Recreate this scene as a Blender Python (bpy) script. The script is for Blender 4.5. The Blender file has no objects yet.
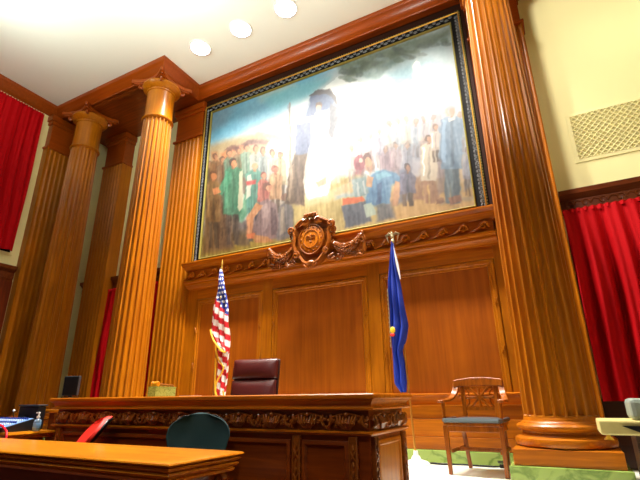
import bpy, math, random
import numpy as np
from math import sin, cos, pi, sqrt, radians
from mathutils import Matrix, Vector
random.seed(7)
C = bpy.context.scene.collection

# ---------------------------------------------------------------- helpers
class MB:
    def __init__(s): s.v=[]; s.f=[]
    def add(s,v,f):
        n=len(s.v); s.v+= [tuple(map(float,p)) for p in v]; s.f+=[tuple(i+n for i in q) for q in f]; return s
    def box(s,x0,x1,y0,y1,z0,z1):
        v=[(x,y,z) for x in (x0,x1) for y in (y0,y1) for z in (z0,z1)]
        return s.add(v,[(0,1,3,2),(4,6,7,5),(0,4,5,1),(2,3,7,6),(0,2,6,4),(1,5,7,3)])
    def hexa(s,bot,top):
        return s.add(list(bot)+list(top),[(3,2,1,0),(4,5,6,7),(0,1,5,4),(1,2,6,5),(2,3,7,6),(3,0,4,7)])
    def prism(s,poly,a,b,fn=lambda x,y,h:(x,y,h)):
        n=len(poly); v=[fn(x,y,a) for x,y in poly]+[fn(x,y,b) for x,y in poly]
        return s.add(v,[tuple(range(n-1,-1,-1)),tuple(range(n,2*n))]+[(i,(i+1)%n,n+(i+1)%n,n+i) for i in range(n)])
    def lathe(s,prof,c=(0,0,0),n=32,rf=None,axis='Z'):
        v=[];m=len(prof)
        for r,z in prof:
            for k in range(n):
                t=2*pi*k/n; q=r*(rf(t,z) if rf else 1)
                p=(q*cos(t),q*sin(t),z)
                if axis=='Y': p=(p[0],p[2],p[1])
                if axis=='X': p=(p[2],p[0],p[1])
                v.append((p[0]+c[0],p[1]+c[1],p[2]+c[2]))
        f=[(i*n+k,i*n+(k+1)%n,(i+1)*n+(k+1)%n,(i+1)*n+k) for i in range(m-1) for k in range(n)]
        f+=[tuple(range(n-1,-1,-1)),tuple((m-1)*n+k for k in range(n))]
        return s.add(v,f)
    def tube(s,pts,r,n=8):
        pts=[Vector(p) for p in pts]; R=r if isinstance(r,(list,tuple)) else [r]*len(pts)
        v=[]; N=None
        for i,p in enumerate(pts):
            t=(pts[min(i+1,len(pts)-1)]-pts[max(i-1,0)]).normalized()
            if N is None:
                N=Vector((0,0,1)) if abs(t.z)<.9 else Vector((1,0,0))
            N=(N-t*N.dot(t)).normalized(); B=t.cross(N)
            for k in range(n):
                a=2*pi*k/n; v.append(p+(N*cos(a)+B*sin(a))*R[i])
        m=len(pts)
        f=[(i*n+k,i*n+(k+1)%n,(i+1)*n+(k+1)%n,(i+1)*n+k) for i in range(m-1) for k in range(n)]
        f+=[tuple(range(n-1,-1,-1)),tuple((m-1)*n+k for k in range(n))]
        return s.add(v,f)
    def ell(s,c,r,rot=(0,0,0),n=10,m=6):
        M=Matrix.Rotation(rot[2],3,'Z')@Matrix.Rotation(rot[1],3,'Y')@Matrix.Rotation(rot[0],3,'X')
        v=[];c=Vector(c)
        for i in range(1,m):
            a=pi*i/m
            for k in range(n):
                b=2*pi*k/n
                v.append(c+M@Vector((r[0]*sin(a)*cos(b),r[1]*sin(a)*sin(b),r[2]*cos(a))))
        v+= [c+M@Vector((0,0,r[2])),c+M@Vector((0,0,-r[2]))]
        f=[(i*n+k,(i+1)*n+k,(i+1)*n+(k+1)%n,i*n+(k+1)%n) for i in range(m-2) for k in range(n)]
        T=(m-1)*n
        f+=[(T,k,(k+1)%n) for k in range(n)]+[(T+1,(m-2)*n+(k+1)%n,(m-2)*n+k) for k in range(n)]
        return s.add(v,f)
    def grid(s,fn,nu,nv):
        v=[fn(i/nu,j/nv) for j in range(nv+1) for i in range(nu+1)]
        f=[(j*(nu+1)+i,j*(nu+1)+i+1,(j+1)*(nu+1)+i+1,(j+1)*(nu+1)+i) for j in range(nv) for i in range(nu)]
        return s.add(v,f)
    def slab(s,fn,nu,nv,th):
        """grid with thickness th(x,y,z offset vector)"""
        a=[Vector(fn(i/nu,j/nv)) for j in range(nv+1) for i in range(nu+1)]
        b=[p+Vector(th) for p in a]; n=len(a); W=nu+1
        f=[(j*W+i,j*W+i+1,(j+1)*W+i+1,(j+1)*W+i) for j in range(nv) for i in range(nu)]
        f2=[tuple(n+k for k in reversed(q)) for q in f]
        e=[(i+1,i,n+i,n+i+1) for i in range(nu)]+[(nv*W+i,nv*W+i+1,n+nv*W+i+1,n+nv*W+i) for i in range(nu)]
        e+=[(j*W,(j+1)*W,n+(j+1)*W,n+j*W) for j in range(nv)]+[((j+1)*W+nu,j*W+nu,n+j*W+nu,n+(j+1)*W+nu) for j in range(nv)]
        return s.add(a+b,f+f2+e)
    def sweep(s,path,prof,closed=False,fn=lambda x,y,h:(x,y,h)):
        """profile (offset to the right of travel, height) swept with mitred corners"""
        P=[Vector(p) for p in path]; n=len(P); v=[]
        def nr(a,b):
            d=(b-a).normalized(); return Vector((d.y,-d.x))
        for i in range(n):
            if closed or 0<i<n-1:
                n1=nr(P[i-1],P[i]); n2=nr(P[i],P[(i+1)%n])
                m=(n1+n2); m=m/m.dot(n1) if m.length>1e-6 else n1
            elif i==0: m=nr(P[0],P[1])
            else: m=nr(P[-2],P[-1])
            for d,h in prof:
                q=P[i]+m*d; v.append(fn(q.x,q.y,h))
        k=len(prof); f=[]
        for i in range(n if closed else n-1):
            j=(i+1)%n
            for a in range(k):
                b=(a+1)%k; f.append((i*k+a,i*k+b,j*k+b,j*k+a))
        if not closed: f+=[tuple(range(k)),tuple((n-1)*k+a for a in range(k-1,-1,-1))]
        return s.add(v,f)
    def xf(s,M,start=0):
        s.v[start:]=[tuple(M@Vector(p)) for p in s.v[start:]]; return s
    def build(s,name,mat,parent=None,world=False,smooth=40,bevel=0):
        v=s.v
        if world and parent is not None:
            M=Matrix.Identity(4); o=parent
            while o is not None: M=o.matrix_basis@M; o=o.parent
            M=M.inverted(); v=[M@Vector(p) for p in v]
        me=bpy.data.meshes.new(name); me.from_pydata([tuple(p) for p in v],[],s.f)
        import bmesh
        bm=bmesh.new(); bm.from_mesh(me); bmesh.ops.recalc_face_normals(bm,faces=bm.faces); bm.to_mesh(me); bm.free()
        if smooth:
            me.polygons.foreach_set('use_smooth',[True]*len(me.polygons)); me.set_sharp_from_angle(angle=radians(smooth))
        me.materials.append(mat)
        o=bpy.data.objects.new(name,me); C.objects.link(o); o.parent=parent
        if bevel:
            b=o.modifiers.new('bevel','BEVEL'); b.width=bevel; b.segments=2; b.limit_method='ANGLE'; b.angle_limit=radians(50)
        return o

def tag(o,label=None,cat=None,group=None,kind=None):
    if label: o['label']=label
    if cat: o['category']=cat
    if group: o['group']=group
    if kind: o['kind']=kind
    return o
def thing(name,label,cat,loc=(0,0,0),rz=0,group=None):
    o=bpy.data.objects.new(name,None); C.objects.link(o); o.empty_display_size=.1
    o.location=loc; o.rotation_euler=(0,0,rz); return tag(o,label,cat,group)
def copy_tree(o,parent=None):
    c=o.copy(); C.objects.link(c); c.parent=parent
    for ch in o.children: copy_tree(ch,c)
    return c

# ---------------------------------------------------------------- materials
def newmat(name):
    m=bpy.data.materials.new(name); m.use_nodes=True; nt=m.node_tree; return m,nt,nt.nodes['Principled BSDF']
def S(c):  # sRGB 0-255 -> linear
    return tuple(((x/255)/12.92 if x/255<.04045 else ((x/255+.055)/1.055)**2.4) for x in c)+(1,)
def plain(name,c,rough=.5,metal=0,coat=0,spec=.5,bump=0,bscale=60,var=0,sheen=0):
    m,nt,b=newmat(name)
    b.inputs['Base Color'].default_value=S(c); b.inputs['Roughness'].default_value=rough; b.inputs['Metallic'].default_value=metal
    b.inputs['Coat Weight'].default_value=coat; b.inputs['Specular IOR Level'].default_value=spec
    if sheen: b.inputs['Sheen Weight'].default_value=sheen; b.inputs['Sheen Tint'].default_value=S(c)
    if bump or var:
        tc=nt.nodes.new('ShaderNodeTexCoord'); n=nt.nodes.new('ShaderNodeTexNoise'); n.inputs['Scale'].default_value=bscale; n.inputs['Detail'].default_value=4
        nt.links.new(tc.outputs['Object'],n.inputs['Vector'])
        if var:
            r=nt.nodes.new('ShaderNodeValToRGB'); r.color_ramp.elements[0].position=.3; r.color_ramp.elements[1].position=.7
            r.color_ramp.elements[0].color=S([x*(1-var) for x in c]); r.color_ramp.elements[1].color=S([min(255,x*(1+var)) for x in c])
            nt.links.new(n.outputs['Fac'],r.inputs['Fac']); nt.links.new(r.outputs['Color'],b.inputs['Base Color'])
        if bump:
            u=nt.nodes.new('ShaderNodeBump'); u.inputs['Strength'].default_value=bump; u.inputs['Distance'].default_value=.01
            nt.links.new(n.outputs['Fac'],u.inputs['Height']); nt.links.new(u.outputs['Normal'],b.inputs['Normal'])
    return m
def wood(name,dark,light,grain='Z',rough=.34,coat=.16,scale=1.0):
    m,nt,b=newmat(name); N=nt.nodes; L=nt.links
    tc=N.new('ShaderNodeTexCoord'); mp=N.new('ShaderNodeMapping'); k={'X':(1.2,22,22),'Y':(22,1.2,22),'Z':(22,22,1.2)}[grain]
    mp.inputs['Scale'].default_value=[q*scale for q in k]
    n=N.new('ShaderNodeTexNoise'); n.inputs['Scale'].default_value=1; n.inputs['Detail'].default_value=6; n.inputs['Roughness'].default_value=.62; n.inputs['Distortion'].default_value=.6
    n2=N.new('ShaderNodeTexNoise'); n2.inputs['Scale'].default_value=1.6; n2.inputs['Detail'].default_value=2
    r=N.new('ShaderNodeValToRGB'); e=r.color_ramp.elements; e[0].position=.3; e[1].position=.72; e[0].color=S(dark); e[1].color=S(light)
    mix=N.new('ShaderNodeMix'); mix.data_type='RGBA'; mix.blend_type='MULTIPLY'; mix.inputs[0].default_value=.35
    r2=N.new('ShaderNodeValToRGB'); r2.color_ramp.elements[0].color=(.55,.5,.45,1); r2.color_ramp.elements[0].position=.35; r2.color_ramp.elements[1].position=.65
    L.new(tc.outputs['Object'],mp.inputs['Vector']); L.new(mp.outputs['Vector'],n.inputs['Vector']); L.new(tc.outputs['Object'],n2.inputs['Vector'])
    L.new(n.outputs['Fac'],r.inputs['Fac']); L.new(n2.outputs['Fac'],r2.inputs['Fac'])
    L.new(r.outputs['Color'],mix.inputs[6]); L.new(r2.outputs['Color'],mix.inputs[7]); L.new(mix.outputs[2],b.inputs['Base Color'])
    b.inputs['Roughness'].default_value=rough; b.inputs['Coat Weight'].default_value=coat; b.inputs['Coat Roughness'].default_value=.15
    b.inputs['Specular IOR Level'].default_value=.25
    return m
WZ=wood('wood_vertical',(156,84,6),(190,112,10),'Z')
WX=wood('wood_horizontal',(152,76,6),(204,118,10),'X')
WP=wood('wood_panel',(142,68,8),(172,90,12),'Z',rough=.38,scale=.6)
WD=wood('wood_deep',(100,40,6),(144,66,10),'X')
WC=wood('wood_carved',(104,50,10),(164,88,20),'X',rough=.3,coat=.35,scale=.6)
WR=wood('wood_red_crown',(138,58,8),(162,72,10),'X',rough=.3)
WT=wood('wood_desktop',(196,108,8),(240,156,24),'X',rough=.3,coat=.4)
WCH=wood('wood_chair',(116,56,8),(176,94,14),'Z',rough=.3,coat=.3)
CREAM=plain('cream_wall_paint',(238,229,168),.75,bump=.05,bscale=120)
CEIL=plain('ceiling_plaster',(240,242,232),.85,bump=.12,bscale=40)
DAIS=plain('white_floor',(236,236,222),.35,var=.03,bscale=3)
CARPET=plain('dark_red_carpet',(70,24,20),.95,bump=.3,bscale=300)
RED=plain('red_velvet',(176,0,10),.75,spec=.12,bump=.1,bscale=80)
BLACK=plain('black_plastic',(18,19,22),.4)
DGREY=plain('dark_grey_plastic',(48,52,58),.45)
GREYP=plain('grey_plastic',(150,160,150),.45)
GOLD=plain('gold_metal',(226,184,84),.3,metal=.85)
BRASS=plain('brass_pole',(196,140,60),.35,metal=.7)
SILVER=plain('silver_gilt',(210,200,160),.3,metal=.6)
WHITE=plain('white_enamel',(240,240,236),.4)
TEAL=plain('teal_fabric',(22,54,58),.85,bump=.2,bscale=250,sheen=.5)
REDF=plain('red_orange_fabric',(232,38,20),.6,bump=.1,bscale=200)
LEATH=plain('oxblood_leather',(70,18,16),.33,bump=.15,bscale=90,var=.1)
CUSH=plain('blue_grey_vinyl',(70,82,88),.3)
BEIGE=plain('beige_laminate',(206,190,122),.5,var=.04,bscale=12)
BLUEC=plain('blue_flag_cloth',(8,46,160),.6)
WHITEC=plain('white_cloth',(236,238,244),.6)
FRINGE=plain('gold_fringe',(240,180,40),.6,bump=.4,bscale=200)
PAPER=plain('pale_paper',(214,222,240),.6)
def marble(name,base,vein,scale=3):
    m,nt,b=newmat(name); N=nt.nodes; L=nt.links
    tc=N.new('ShaderNodeTexCoord'); n=N.new('ShaderNodeTexNoise'); n.inputs['Scale'].default_value=scale; n.inputs['Detail'].default_value=8; n.inputs['Distortion'].default_value=1.6
    r=N.new('ShaderNodeValToRGB'); e=r.color_ramp.elements; e[0].position=.44; e[0].color=S(base); e[1].position=.5; e[1].color=S(vein); x=e.new(.55); x.color=S(base)
    L.new(tc.outputs['Object'],n.inputs['Vector']); L.new(n.outputs['Fac'],r.inputs['Fac']); L.new(r.outputs['Color'],b.inputs['Base Color'])
    b.inputs['Roughness'].default_value=.2; return m
GREEN=marble('green_marble',(146,168,84),(108,134,58),2)
GBOX=marble('pale_green_marble',(170,196,110),(120,146,60),26)
def cattr(name,rough=.5,coat=0,noise=0):
    m,nt,b=newmat(name); a=nt.nodes.new('ShaderNodeVertexColor'); a.layer_name='paint'
    nt.links.new(a.outputs['Color'],b.inputs['Base Color']); b.inputs['Roughness'].default_value=rough; b.inputs['Coat Weight'].default_value=coat; b.inputs['Coat Roughness'].default_value=.3
    return m
def paint_mesh(o,cols):
    a=o.data.color_attributes.new('paint','FLOAT_COLOR','POINT'); a.data.foreach_set('color',np.asarray(cols,dtype=np.float32).ravel())
def lin(a):
    a=np.clip(np.asarray(a,float)/255,0,1); return np.where(a<.04045,a/12.92,((a+.055)/1.055)**2.4)

# ---------------------------------------------------------------- room frame (metres, origin at the viewer's eye)
XC=-3.17; H=6.28; ZD=-.74; ZF=-1.10
XL=-9.28; XR=2.94
def struct(name,mb,mat,parent=None,**k):
    o=mb.build(name,mat,parent,**k)
    if parent is None: o['kind']='structure'
    return o
struct('floor',MB().box(XL-.2,XR+.2,-3.5,6.4,ZF-.1,ZF),CARPET,smooth=0)
struct('floor_dais',MB().box(XL+.06,XR,4.02,6.2,ZF+.001,ZD).box(-1.30,XR,3.3,4.02,ZF+.001,ZD),DAIS,smooth=0)
struct('ceiling',MB().box(XL-.2,XR+.2,-3.5,6.4,H,H+.1),CEIL,smooth=0)
struct('wall_back',MB().box(XL-.2,XR+.2,6.2,6.35,ZF,H),CREAM,smooth=0)
struct('wall_right',MB().box(XR,XR+.15,-3.5,6.2,ZF,H),CREAM,smooth=0)
struct('wall_left',MB().box(XL-.15,XL,-3.5,6.2,ZF,H),CREAM,smooth=0)
MX0,MX1=XC-2.70,XC+2.72
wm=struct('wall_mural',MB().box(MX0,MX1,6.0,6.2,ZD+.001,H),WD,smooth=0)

# crown moulding and entablature following the room outline
crown=[(0,6.035),(.02,6.035),(.025,6.05),(.05,6.065),(.09,6.13),(.135,6.19),(.15,6.2),(.16,6.215),(.165,H-.001),(0,H-.001)]
xe=3.07-.27   # half width between the projecting entablature ends
path=[(XL,-3.4),(XL,4.86),(XC-xe,4.86),(XC-xe,5.84),(XC+xe,5.84),(XC+xe,4.86),(XR,4.86),(XR,-3.4)]
struct('trim_1',MB().sweep(path,crown),WR,smooth=30)
for i,(a,b) in enumerate(((XL+.001,XC-xe),(XC+xe,XR-.001))):
    mb=MB().box(a,b,4.86,6.199,6.04,H-.002)
    mb.box(a+.05,b-.05,4.92,5.0,6.02,6.04)
    struct('trim_%d'%(2+i),mb,WD,smooth=0)
struct('trim_4',MB().box(XC-xe,XC+xe,5.84,5.999,6.04,H-.002),WD,smooth=0)

# wainscot cornice in the side bays and along the left wall, waist-high panelling below
cor=[(0,2.20),(.03,2.20),(.035,2.24),(.05,2.26),(.05,2.38),(.09,2.42),(.12,2.44),(.13,2.50),(0,2.50)]
DARKW=wood('wood_dark_stain',(84,34,10),(128,60,18),'X')  # dark wood of the wainscot cornices
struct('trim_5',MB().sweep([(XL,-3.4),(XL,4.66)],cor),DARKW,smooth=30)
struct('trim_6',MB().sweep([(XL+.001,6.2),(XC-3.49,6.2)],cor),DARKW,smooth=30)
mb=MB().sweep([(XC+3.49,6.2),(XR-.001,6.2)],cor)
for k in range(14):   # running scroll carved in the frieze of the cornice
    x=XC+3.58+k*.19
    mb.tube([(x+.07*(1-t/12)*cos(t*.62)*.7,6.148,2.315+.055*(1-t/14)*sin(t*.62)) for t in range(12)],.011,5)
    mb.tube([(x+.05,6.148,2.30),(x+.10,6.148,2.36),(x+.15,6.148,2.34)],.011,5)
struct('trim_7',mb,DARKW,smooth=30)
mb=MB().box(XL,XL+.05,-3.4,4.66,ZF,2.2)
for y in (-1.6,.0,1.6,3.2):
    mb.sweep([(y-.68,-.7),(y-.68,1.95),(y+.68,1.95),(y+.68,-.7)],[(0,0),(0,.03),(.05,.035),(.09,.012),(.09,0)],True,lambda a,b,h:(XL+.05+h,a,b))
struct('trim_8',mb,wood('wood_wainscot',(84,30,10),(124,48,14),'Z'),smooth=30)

# ---------------------------------------------------------------- mural wall panelling
mb=MB()
fr=[(0,0),(0,.03),(.012,.045),(.05,.045),(.062,.03),(.085,.03),(.1,.006),(.1,0)]
def vplane(a,b,h): return (a,6.0-h,b)
P3=[(XC-2.47,XC-1.04),(XC-.84,XC+.82),(XC+1.02,XC+2.6)]
panels=[]
for i,(a,b) in enumerate(P3):
    pf=thing('wall_panel',['left tall framed wood panel behind the striped flag','centre tall framed wood panel above the brown leather chair, under the carved crest','right tall framed wood panel between the blue flag and the big column'][i],'panel',((a+b)/2,5.999,.1),0,'tall framed panels under the mural ledge')
    MB().box(a+.09,b-.09,5.985,5.998,.0,1.61).build('field',WP,pf,world=True,smooth=0)
    m=MB().sweep([(a,-.06),(b,-.06),(b,1.70),(a,1.70)],[(-d,h) for d,h in fr][::-1],True,vplane)
    m.build('frame',WZ,pf,world=True,smooth=35)
    m=MB()
    for x in (a+.035,b-.035):
        for z in (.55,1.15):
            for s in (-1,1):
                m.tube([(x-.022,5.952,z-.05*s),(x,5.945,z),(x+.022,5.952,z+.05*s)],[.006,.009,.006],6)
            m.ell((x,5.945,z),(.012,.008,.012))
    for x in (a+.035,b-.035):
        for s in (-1,1): m.tube([(x-.022,5.952,1.665-.025*s),(x+.022,5.952,1.665+.025*s)],.006,5)
    x=(a+b)/2
    for q in (x-.4,x,x+.4):
        m.ell((q,5.95,1.665),(.03,.008,.012)); 
        for s in (-1,1): m.tube([(q-.05,5.951,1.665-.018*s),(q+.05,5.951,1.665+.018*s)],.005,5)
    m.build('ribbon_carving',WZ,pf,world=True)
MB().box(MX0+.001,P3[0][0]-.005,5.965,6.001,.04,1.9).box(P3[0][1]+.005,P3[1][0]-.005,5.965,6.001,.04,1.9).box(P3[1][1]+.005,P3[2][0]-.005,5.965,6.001,.04,1.9).box(P3[2][1]+.005,MX1-.001,5.965,6.001,.04,1.9).build('stile',WZ,wm,smooth=0,bevel=.003)
MB().box(MX0+.002,MX1-.002,5.968,6.001,1.705,1.92).build('top_rail',WX,wm,smooth=0)
# dado rails below the panels
mb=MB().sweep([(MX0+.001,6.0),(MX1-.001,6.0)],[(0,-.09),(.05,-.09),(.05,.0),(.055,.02),(.075,.028),(.075,.038),(.06,.046),(0,.046)])
mb.build('chair_rail',WX,wm,smooth=35)
mb=MB()
for z0,z1,d in ((-.25,-.105,.07),(-.455,-.252,.09),(-.60,-.457,.11)):
    mb.box(MX0+.002,MX1-.002,6.0-d,6.0,z0,z1)
mb.build('dado_board',WX,wm,smooth=0,bevel=.006)
mb=MB().sweep([(MX0+.001,6.0),(MX1-.001,6.0)],[(0,-.105),(.09,-.105),(.1,-.1),(.1,-.092),(0,-.091)]); mb.build('dado_moulding',WX,wm,smooth=35)
o=struct('baseboard_mural',MB().box(MX0+.003,MX1-.003,5.862,5.999,ZD+.001,-.602),GREEN,smooth=0,bevel=.01)

# ledge under the painting
lg=thing('carved_ledge','long projecting wooden ledge with running wave scrolls, directly under the painting','ledge',(XC,5.95,1.9))
LX0,LX1=XC-2.71,XC+2.71
pr=[(0,2.22),(.12,2.22),(.13,2.235),(.16,2.25),(.20,2.275),(.235,2.29),(.24,2.30),(.265,2.32),(.275,2.335),(.275,2.36),(.2,2.375),(0,2.375)]
MB().sweep([(LX0,6.0),(LX1,6.0)],pr).build('cornice',WX,lg,world=True,smooth=30)
MB().box(LX0+.04,LX1-.04,5.87,5.999,2.04,2.221).build('frieze_board',WX,lg,world=True,smooth=0)
pr=[(0,1.885),(.05,1.885),(.055,1.90),(.09,1.915),(.12,1.935),(.13,1.95),(.15,1.955),(.155,1.985),(.18,2.0),(.185,2.03),(.17,2.045),(0,2.045)]
MB().sweep([(LX0+.02,6.0),(LX1-.02,6.0)],pr).build('lower_moulding',WX,lg,world=True,smooth=30)
mb=MB()
for k in range(20):
    x=LX0+.16+k*.2685
    if abs(x-XC)<.85: continue
    p=[]
    for t in range(15):
        a=-.4+t*.52; r=.062*(1-t/17)
        p.append((x-.0+r*cos(a),5.845,2.128+r*sin(a)))
    mb.tube(p,[.02]*6+[.018]*5+[.016]*3+[.022],7)
    mb.tube([(x-.2,5.845,2.062),(x-.13,5.845,2.075),(x-.06,5.845,2.11),(x-.02,5.845,2.165),(x+.02,5.845,2.185),(x+.05,5.845,2.16),(x+.06,5.845,2.13)],[.008,.016,.022,.026,.026,.022,.018],7)
mb.build('wave_scroll_carving',WX,lg,world=True)

# ---------------------------------------------------------------- columns and pilasters
def shaft_r(z):   # entasis
    t=(z+.2)/5.5; return .325-.052*t-.012*t*t
NF=22
def flute(t,z):
    if z<-.17 or z>5.09: 
        return 1
    u=(t*NF/(2*pi))%1
    if u<.26: return 1.0
    w=(u-.26)/.74; return 1-.12*sqrt(max(0,1-(2*w-1)**2))
def column(cx,label):
    T=thing('fluted_column',label,'column',(cx,5.1,ZD),0,'tall round fluted columns')
    z0=ZD
    MB().box(-.465,.465,-.465,.465,0,.165).build('marble_base',GREEN,T,smooth=0,bevel=.008)
    MB().box(-.425,.425,-.43,.43,.166,.30).build('plinth',WX,T,smooth=0,bevel=.006)
    prof=[(.30,.30),(.40,.302),(.425,.315),(.432,.345),(.425,.375),(.40,.39),(.375,.395),(.37,.402),(.355,.408),(.348,.42),(.352,.432),(.366,.436),(.37,.44),(.385,.446),(.40,.462),(.40,.48),(.385,.496),(.36,.503),(.355,.512),(.335,.525),(.325,.555)]
    MB().lathe(prof,n=64).build('base',WX,T,smooth=30)
    zs=[-.20,-.175,-.165]+[i*.5 for i in range(0,11)]+[5.08,5.095,5.11]
    M=MB().lathe([(shaft_r(z),z-z0) for z in zs],n=NF*10,rf=lambda t,z:flute(t,z+z0)); M.build('shaft',WZ,T,smooth=25)
    r=.262
    prof=[(r,5.105-z0),(r+.025,5.11-z0),(r+.036,5.132-z0),(r+.025,5.154-z0),(r+.008,5.16-z0),(r+.006,5.19-z0),(r,5.26-z0),(r-.003,5.74-z0),(r+.012,5.745-z0),(r+.015,5.77-z0),(r+.005,5.78-z0),(r+.03,5.795-z0),(r+.08,5.83-z0),(r+.105,5.875-z0),(r+.10,5.91-z0),(r+.07,5.93-z0)]
    MB().lathe(prof,n=48).build('necking',WZ,T,smooth=35)
    # abacus: concave sides, pointed corners; scrolls below its corners
    h=.42; pts=[]
    for k in range(4):
        a=pi/2*k
        for t in range(9):
            u=-1+2*t/8; x=u*(h-.03); y=-(h)+.13*(1-u*u)
            pts.append((x*cos(a)-y*sin(a),x*sin(a)+y*cos(a)))
    mb=MB(); mb.prism([(x*.92,y*.92) for x,y in pts],5.915-z0,5.945-z0); mb.prism(pts,5.945-z0,6.018-z0)
    A=mb.build('abacus',WR,T,smooth=0,bevel=.004)
    for k in range(4):
        a=pi/4+pi/2*k; mb=MB(); p=[]
        for t in range(14):
            b=t*.5; q=.055*(1-t/18); p.append((.40+q*cos(b+1.2),0,5.89-z0+q*sin(b+1.2)))
        p=[(.28,0,5.84-z0),(.33,0,5.895-z0),(.38,0,5.93-z0)]+p[1:]
        mb.tube(p,[.03,.034,.03]+[.026]*12+[.02],8); mb.xf(Matrix.Rotation(a,4,'Z')); mb.build('scroll',WR,T)
    return T
c1=column(XC-3.07,'golden fluted wooden column at the left of the painting, nearer of the two left columns')
def place(src,cx,label):
    o=copy_tree(src); o.location.x=cx; o['label']=label; return o
place(c1,XC+3.07,'largest fluted wooden column, right of the armchair, its round base in view')
place(c1,XC-3.07-2.2,'darker fluted wooden column at far left, beside the long red curtain')

def pilaster(cx,label,rz=0,loc=None,w=.375,name='fluted_pilaster'):
    T=thing(name,label,'pilaster',loc or (cx,6.2,ZD),rz,'flat fluted pilasters against the walls')
    d=.28; nf=7; poly=[(-w,0),(-w,-d)]
    fw=2*w/nf
    for k in range(nf):
        x=-w+k*fw
        for t in range(9):
            a=pi*t/8; poly.append((x+fw*.5-fw*.36*cos(a),-d+.03*sin(a)))
    poly+=[(w,-d),(w,0)]
    MB().prism(poly,.42,5.2-ZD).build('shaft',WZ,T,smooth=25)
    D=d+.0
    MB().box(-w-.03,w+.03,-D-.03,0,0.156,.33).box(-w-.015,w+.015,-D-.015,0,.33,.42).build('base',WX,T,smooth=0,bevel=.012)
    MB().box(-w-.05,w+.05,-D-.05,0,0,.155).build('marble_base',GREEN,T,smooth=0,bevel=.006)
    z=5.2-ZD
    MB().box(-w-.03,w+.03,-D-.03,0,z,z+.05).box(-w+.01,w-.01,-D+.01,0,z+.05,z+.6).box(-w-.02,w+.02,-D-.02,0,z+.6,z+.68).box(-w-.05,w+.05,-D-.05,0,z+.68,6.018-ZD).build('capital',WR,T,smooth=0,bevel=.01)
    return T
p1=pilaster(XC-3.08,'flat fluted pilaster touching the left edge of the painting frame')
place(p1,XC+3.10,'flat fluted pilaster mostly hidden behind the largest column, its red capital edge peeking out')
place(p1,XC-5.42,'dark flat fluted pilaster on the back wall between the two left columns').scale=(.88,1,1)
p4=pilaster(0,'dark fluted pilaster on the left side wall, left of the far left column',pi/2,(XL,5.05,ZD),.36)
p4.scale=(1,.6,1)

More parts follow.
